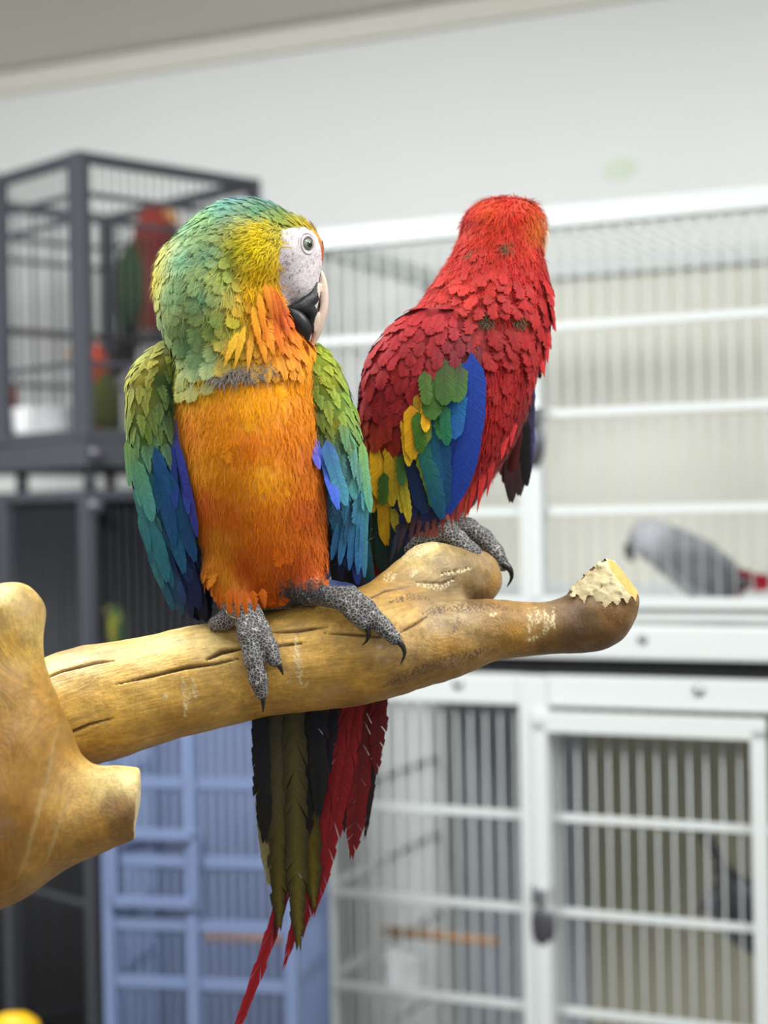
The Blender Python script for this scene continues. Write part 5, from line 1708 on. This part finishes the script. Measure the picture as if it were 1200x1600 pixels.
# far wing seen beyond the breast
fw = Field((750, -60, -810), (870, 110, -560), 3.0)
fw.loft([(575, 815, 836, -38, 16), (620, 806, 834, -40, 22), (680, 796, 828, -42, 22), (730, 786, 818, -44, 16), (755, 786, 808, -44, 8)], 0)
Vw, Qw = fw.mesh(3)
far = m2.part('wing', Vw, Qw, np.tile(lin((70, 22, 24)), (len(Vw), 1)), 'down', label='far wing, dark maroon underside with a blue edge')
for x0, y0, x1, y1, W, c0, c1, bow in ((812, 600, 792, 782, 15, (96, 24, 26), (44, 32, 32), -.05), (822, 610, 806, 772, 14, (84, 30, 26), (50, 34, 34), -.05), (830, 600, 820, 745, 10, (66, 50, 60), (56, 50, 90), -.06), (833, 590, 828, 720, 7, (44, 46, 110), (74, 78, 140), -.04),
                                       (822, 650, 826, 758, 9, (24, 22, 24), (18, 18, 18), 0), (800, 620, 782, 740, 13, (120, 24, 28), (90, 22, 24), -.04), (806, 640, 800, 762, 10, (90, 40, 26), (70, 36, 26), -.04), (815, 640, 816, 748, 9, (30, 20, 22), (20, 18, 20), 0)):
    m2.quill('flight_feather', far, (x0, y0, -18), (x1, y1, -34), W, c0, c1, nrm=(.1, -.05, 1), bow=bow, nb=12, rag=0.12)
# ragged red feathers hanging off the breast edge and the thigh
for x0, y0, x1, y1, W, c in ((845, 500, 858, 545, 9, (190, 36, 36)), (852, 470, 866, 520, 9, (186, 34, 36)), (838, 540, 848, 592, 8, (190, 40, 40)), (828, 560, 832, 606, 7, (186, 44, 40)), (850, 520, 853, 570, 7, (180, 36, 36)),
                             (760, 690, 742, 800, 8, (176, 36, 34)), (748, 710, 728, 806, 8, (170, 36, 34)), (772, 690, 757, 776, 7, (160, 30, 30)), (740, 740, 722, 812, 8, (150, 60, 30)), (730, 750, 712, 815, 8, (160, 34, 34)), (790, 650, 780, 720, 10, (184, 40, 38)), (776, 640, 770, 712, 10, (184, 38, 36)), (804, 630, 794, 700, 9, (170, 34, 34))):
    m2.quill('breast_feather', None, (x0, y0, 46 - 0.4 * max(0, x0 - 790)), (x1, y1, 50 - 0.4 * max(0, x1 - 790)), W, c, tuple(min(255, int(k * 1.08)) for k in c), nrm=(.2, -.1, 1), shape='point', nb=9, rag=0.3, lift=0.1, bend=-0.08)
for x0, y0, x1, y1, W, c in ((650, 780, 638, 852, 8, (52, 24, 26)), (658, 784, 650, 846, 8, (66, 32, 28)), (668, 786, 664, 842, 8, (84, 42, 32)), (676, 780, 676, 840, 8, (96, 44, 34)), (686, 780, 690, 834, 7, (110, 30, 28)), (640, 790, 620, 866, 9, (36, 20, 28)), (632, 800, 608, 880, 9, (24, 24, 40)), (698, 776, 704, 826, 7, (116, 28, 28)), (708, 770, 714, 820, 6, (104, 40, 26))):
    m2.quill('thigh_feather', None, (x0, y0, 62), (x1, y1, 74), W, c, c, nrm=(0, -.1, 1), shape='point', nb=10, rag=0.45, lift=.1, bend=-.1, mat='soft_feather')
# tail
for x0, y0, x1, y1, W, c0, c1, bow, dd in ((590, 850, 560, 1330, 22, (90, 14, 20), (140, 16, 24), .02, 10), (604, 850, 588, 1200, 16, (110, 14, 20), (120, 16, 22), 0, 14), (580, 850, 545, 1290, 20, (60, 12, 18), (50, 12, 16), .02, 6), (595, 860, 520, 1420, 17, (150, 16, 22), (172, 20, 32), .05, 16),
                                           (570, 860, 505, 1450, 15, (120, 12, 18), (160, 18, 28), .05, 18), (585, 870, 492, 1500, 13, (150, 16, 22), (176, 20, 32), .07, 22), (575, 870, 432, 1640, 12, (150, 16, 22), (184, 24, 38), .09, 24), (610, 860, 580, 1300, 9, (60, 16, 20), (40, 14, 18), .02, 4), (560, 870, 498, 1330, 12, (30, 24, 50), (20, 18, 40), .03, 20)):
    c0, c1 = [tuple(int(q * 0.8) for q in cc) for cc in (c0, c1)]
    m2.quill('tail_feather', None, (x0, y0, dd), (x1, y1, dd + 22), W, c0, c1, nrm=(0, -.1, 1), bow=bow, nb=28, rag=0.35, cup=0.12, seen=0.8)


# phrases for the repeats
for o in COL.objects:
    g = {'cage': 'wire cages along the wall', 'perch': None, 'bird': 'macaws on the branch' if o.name.startswith('macaw') else 'parrots inside the cages'}.get(o.get('category'))
    if g and o.parent is None:
        o['group'] = g
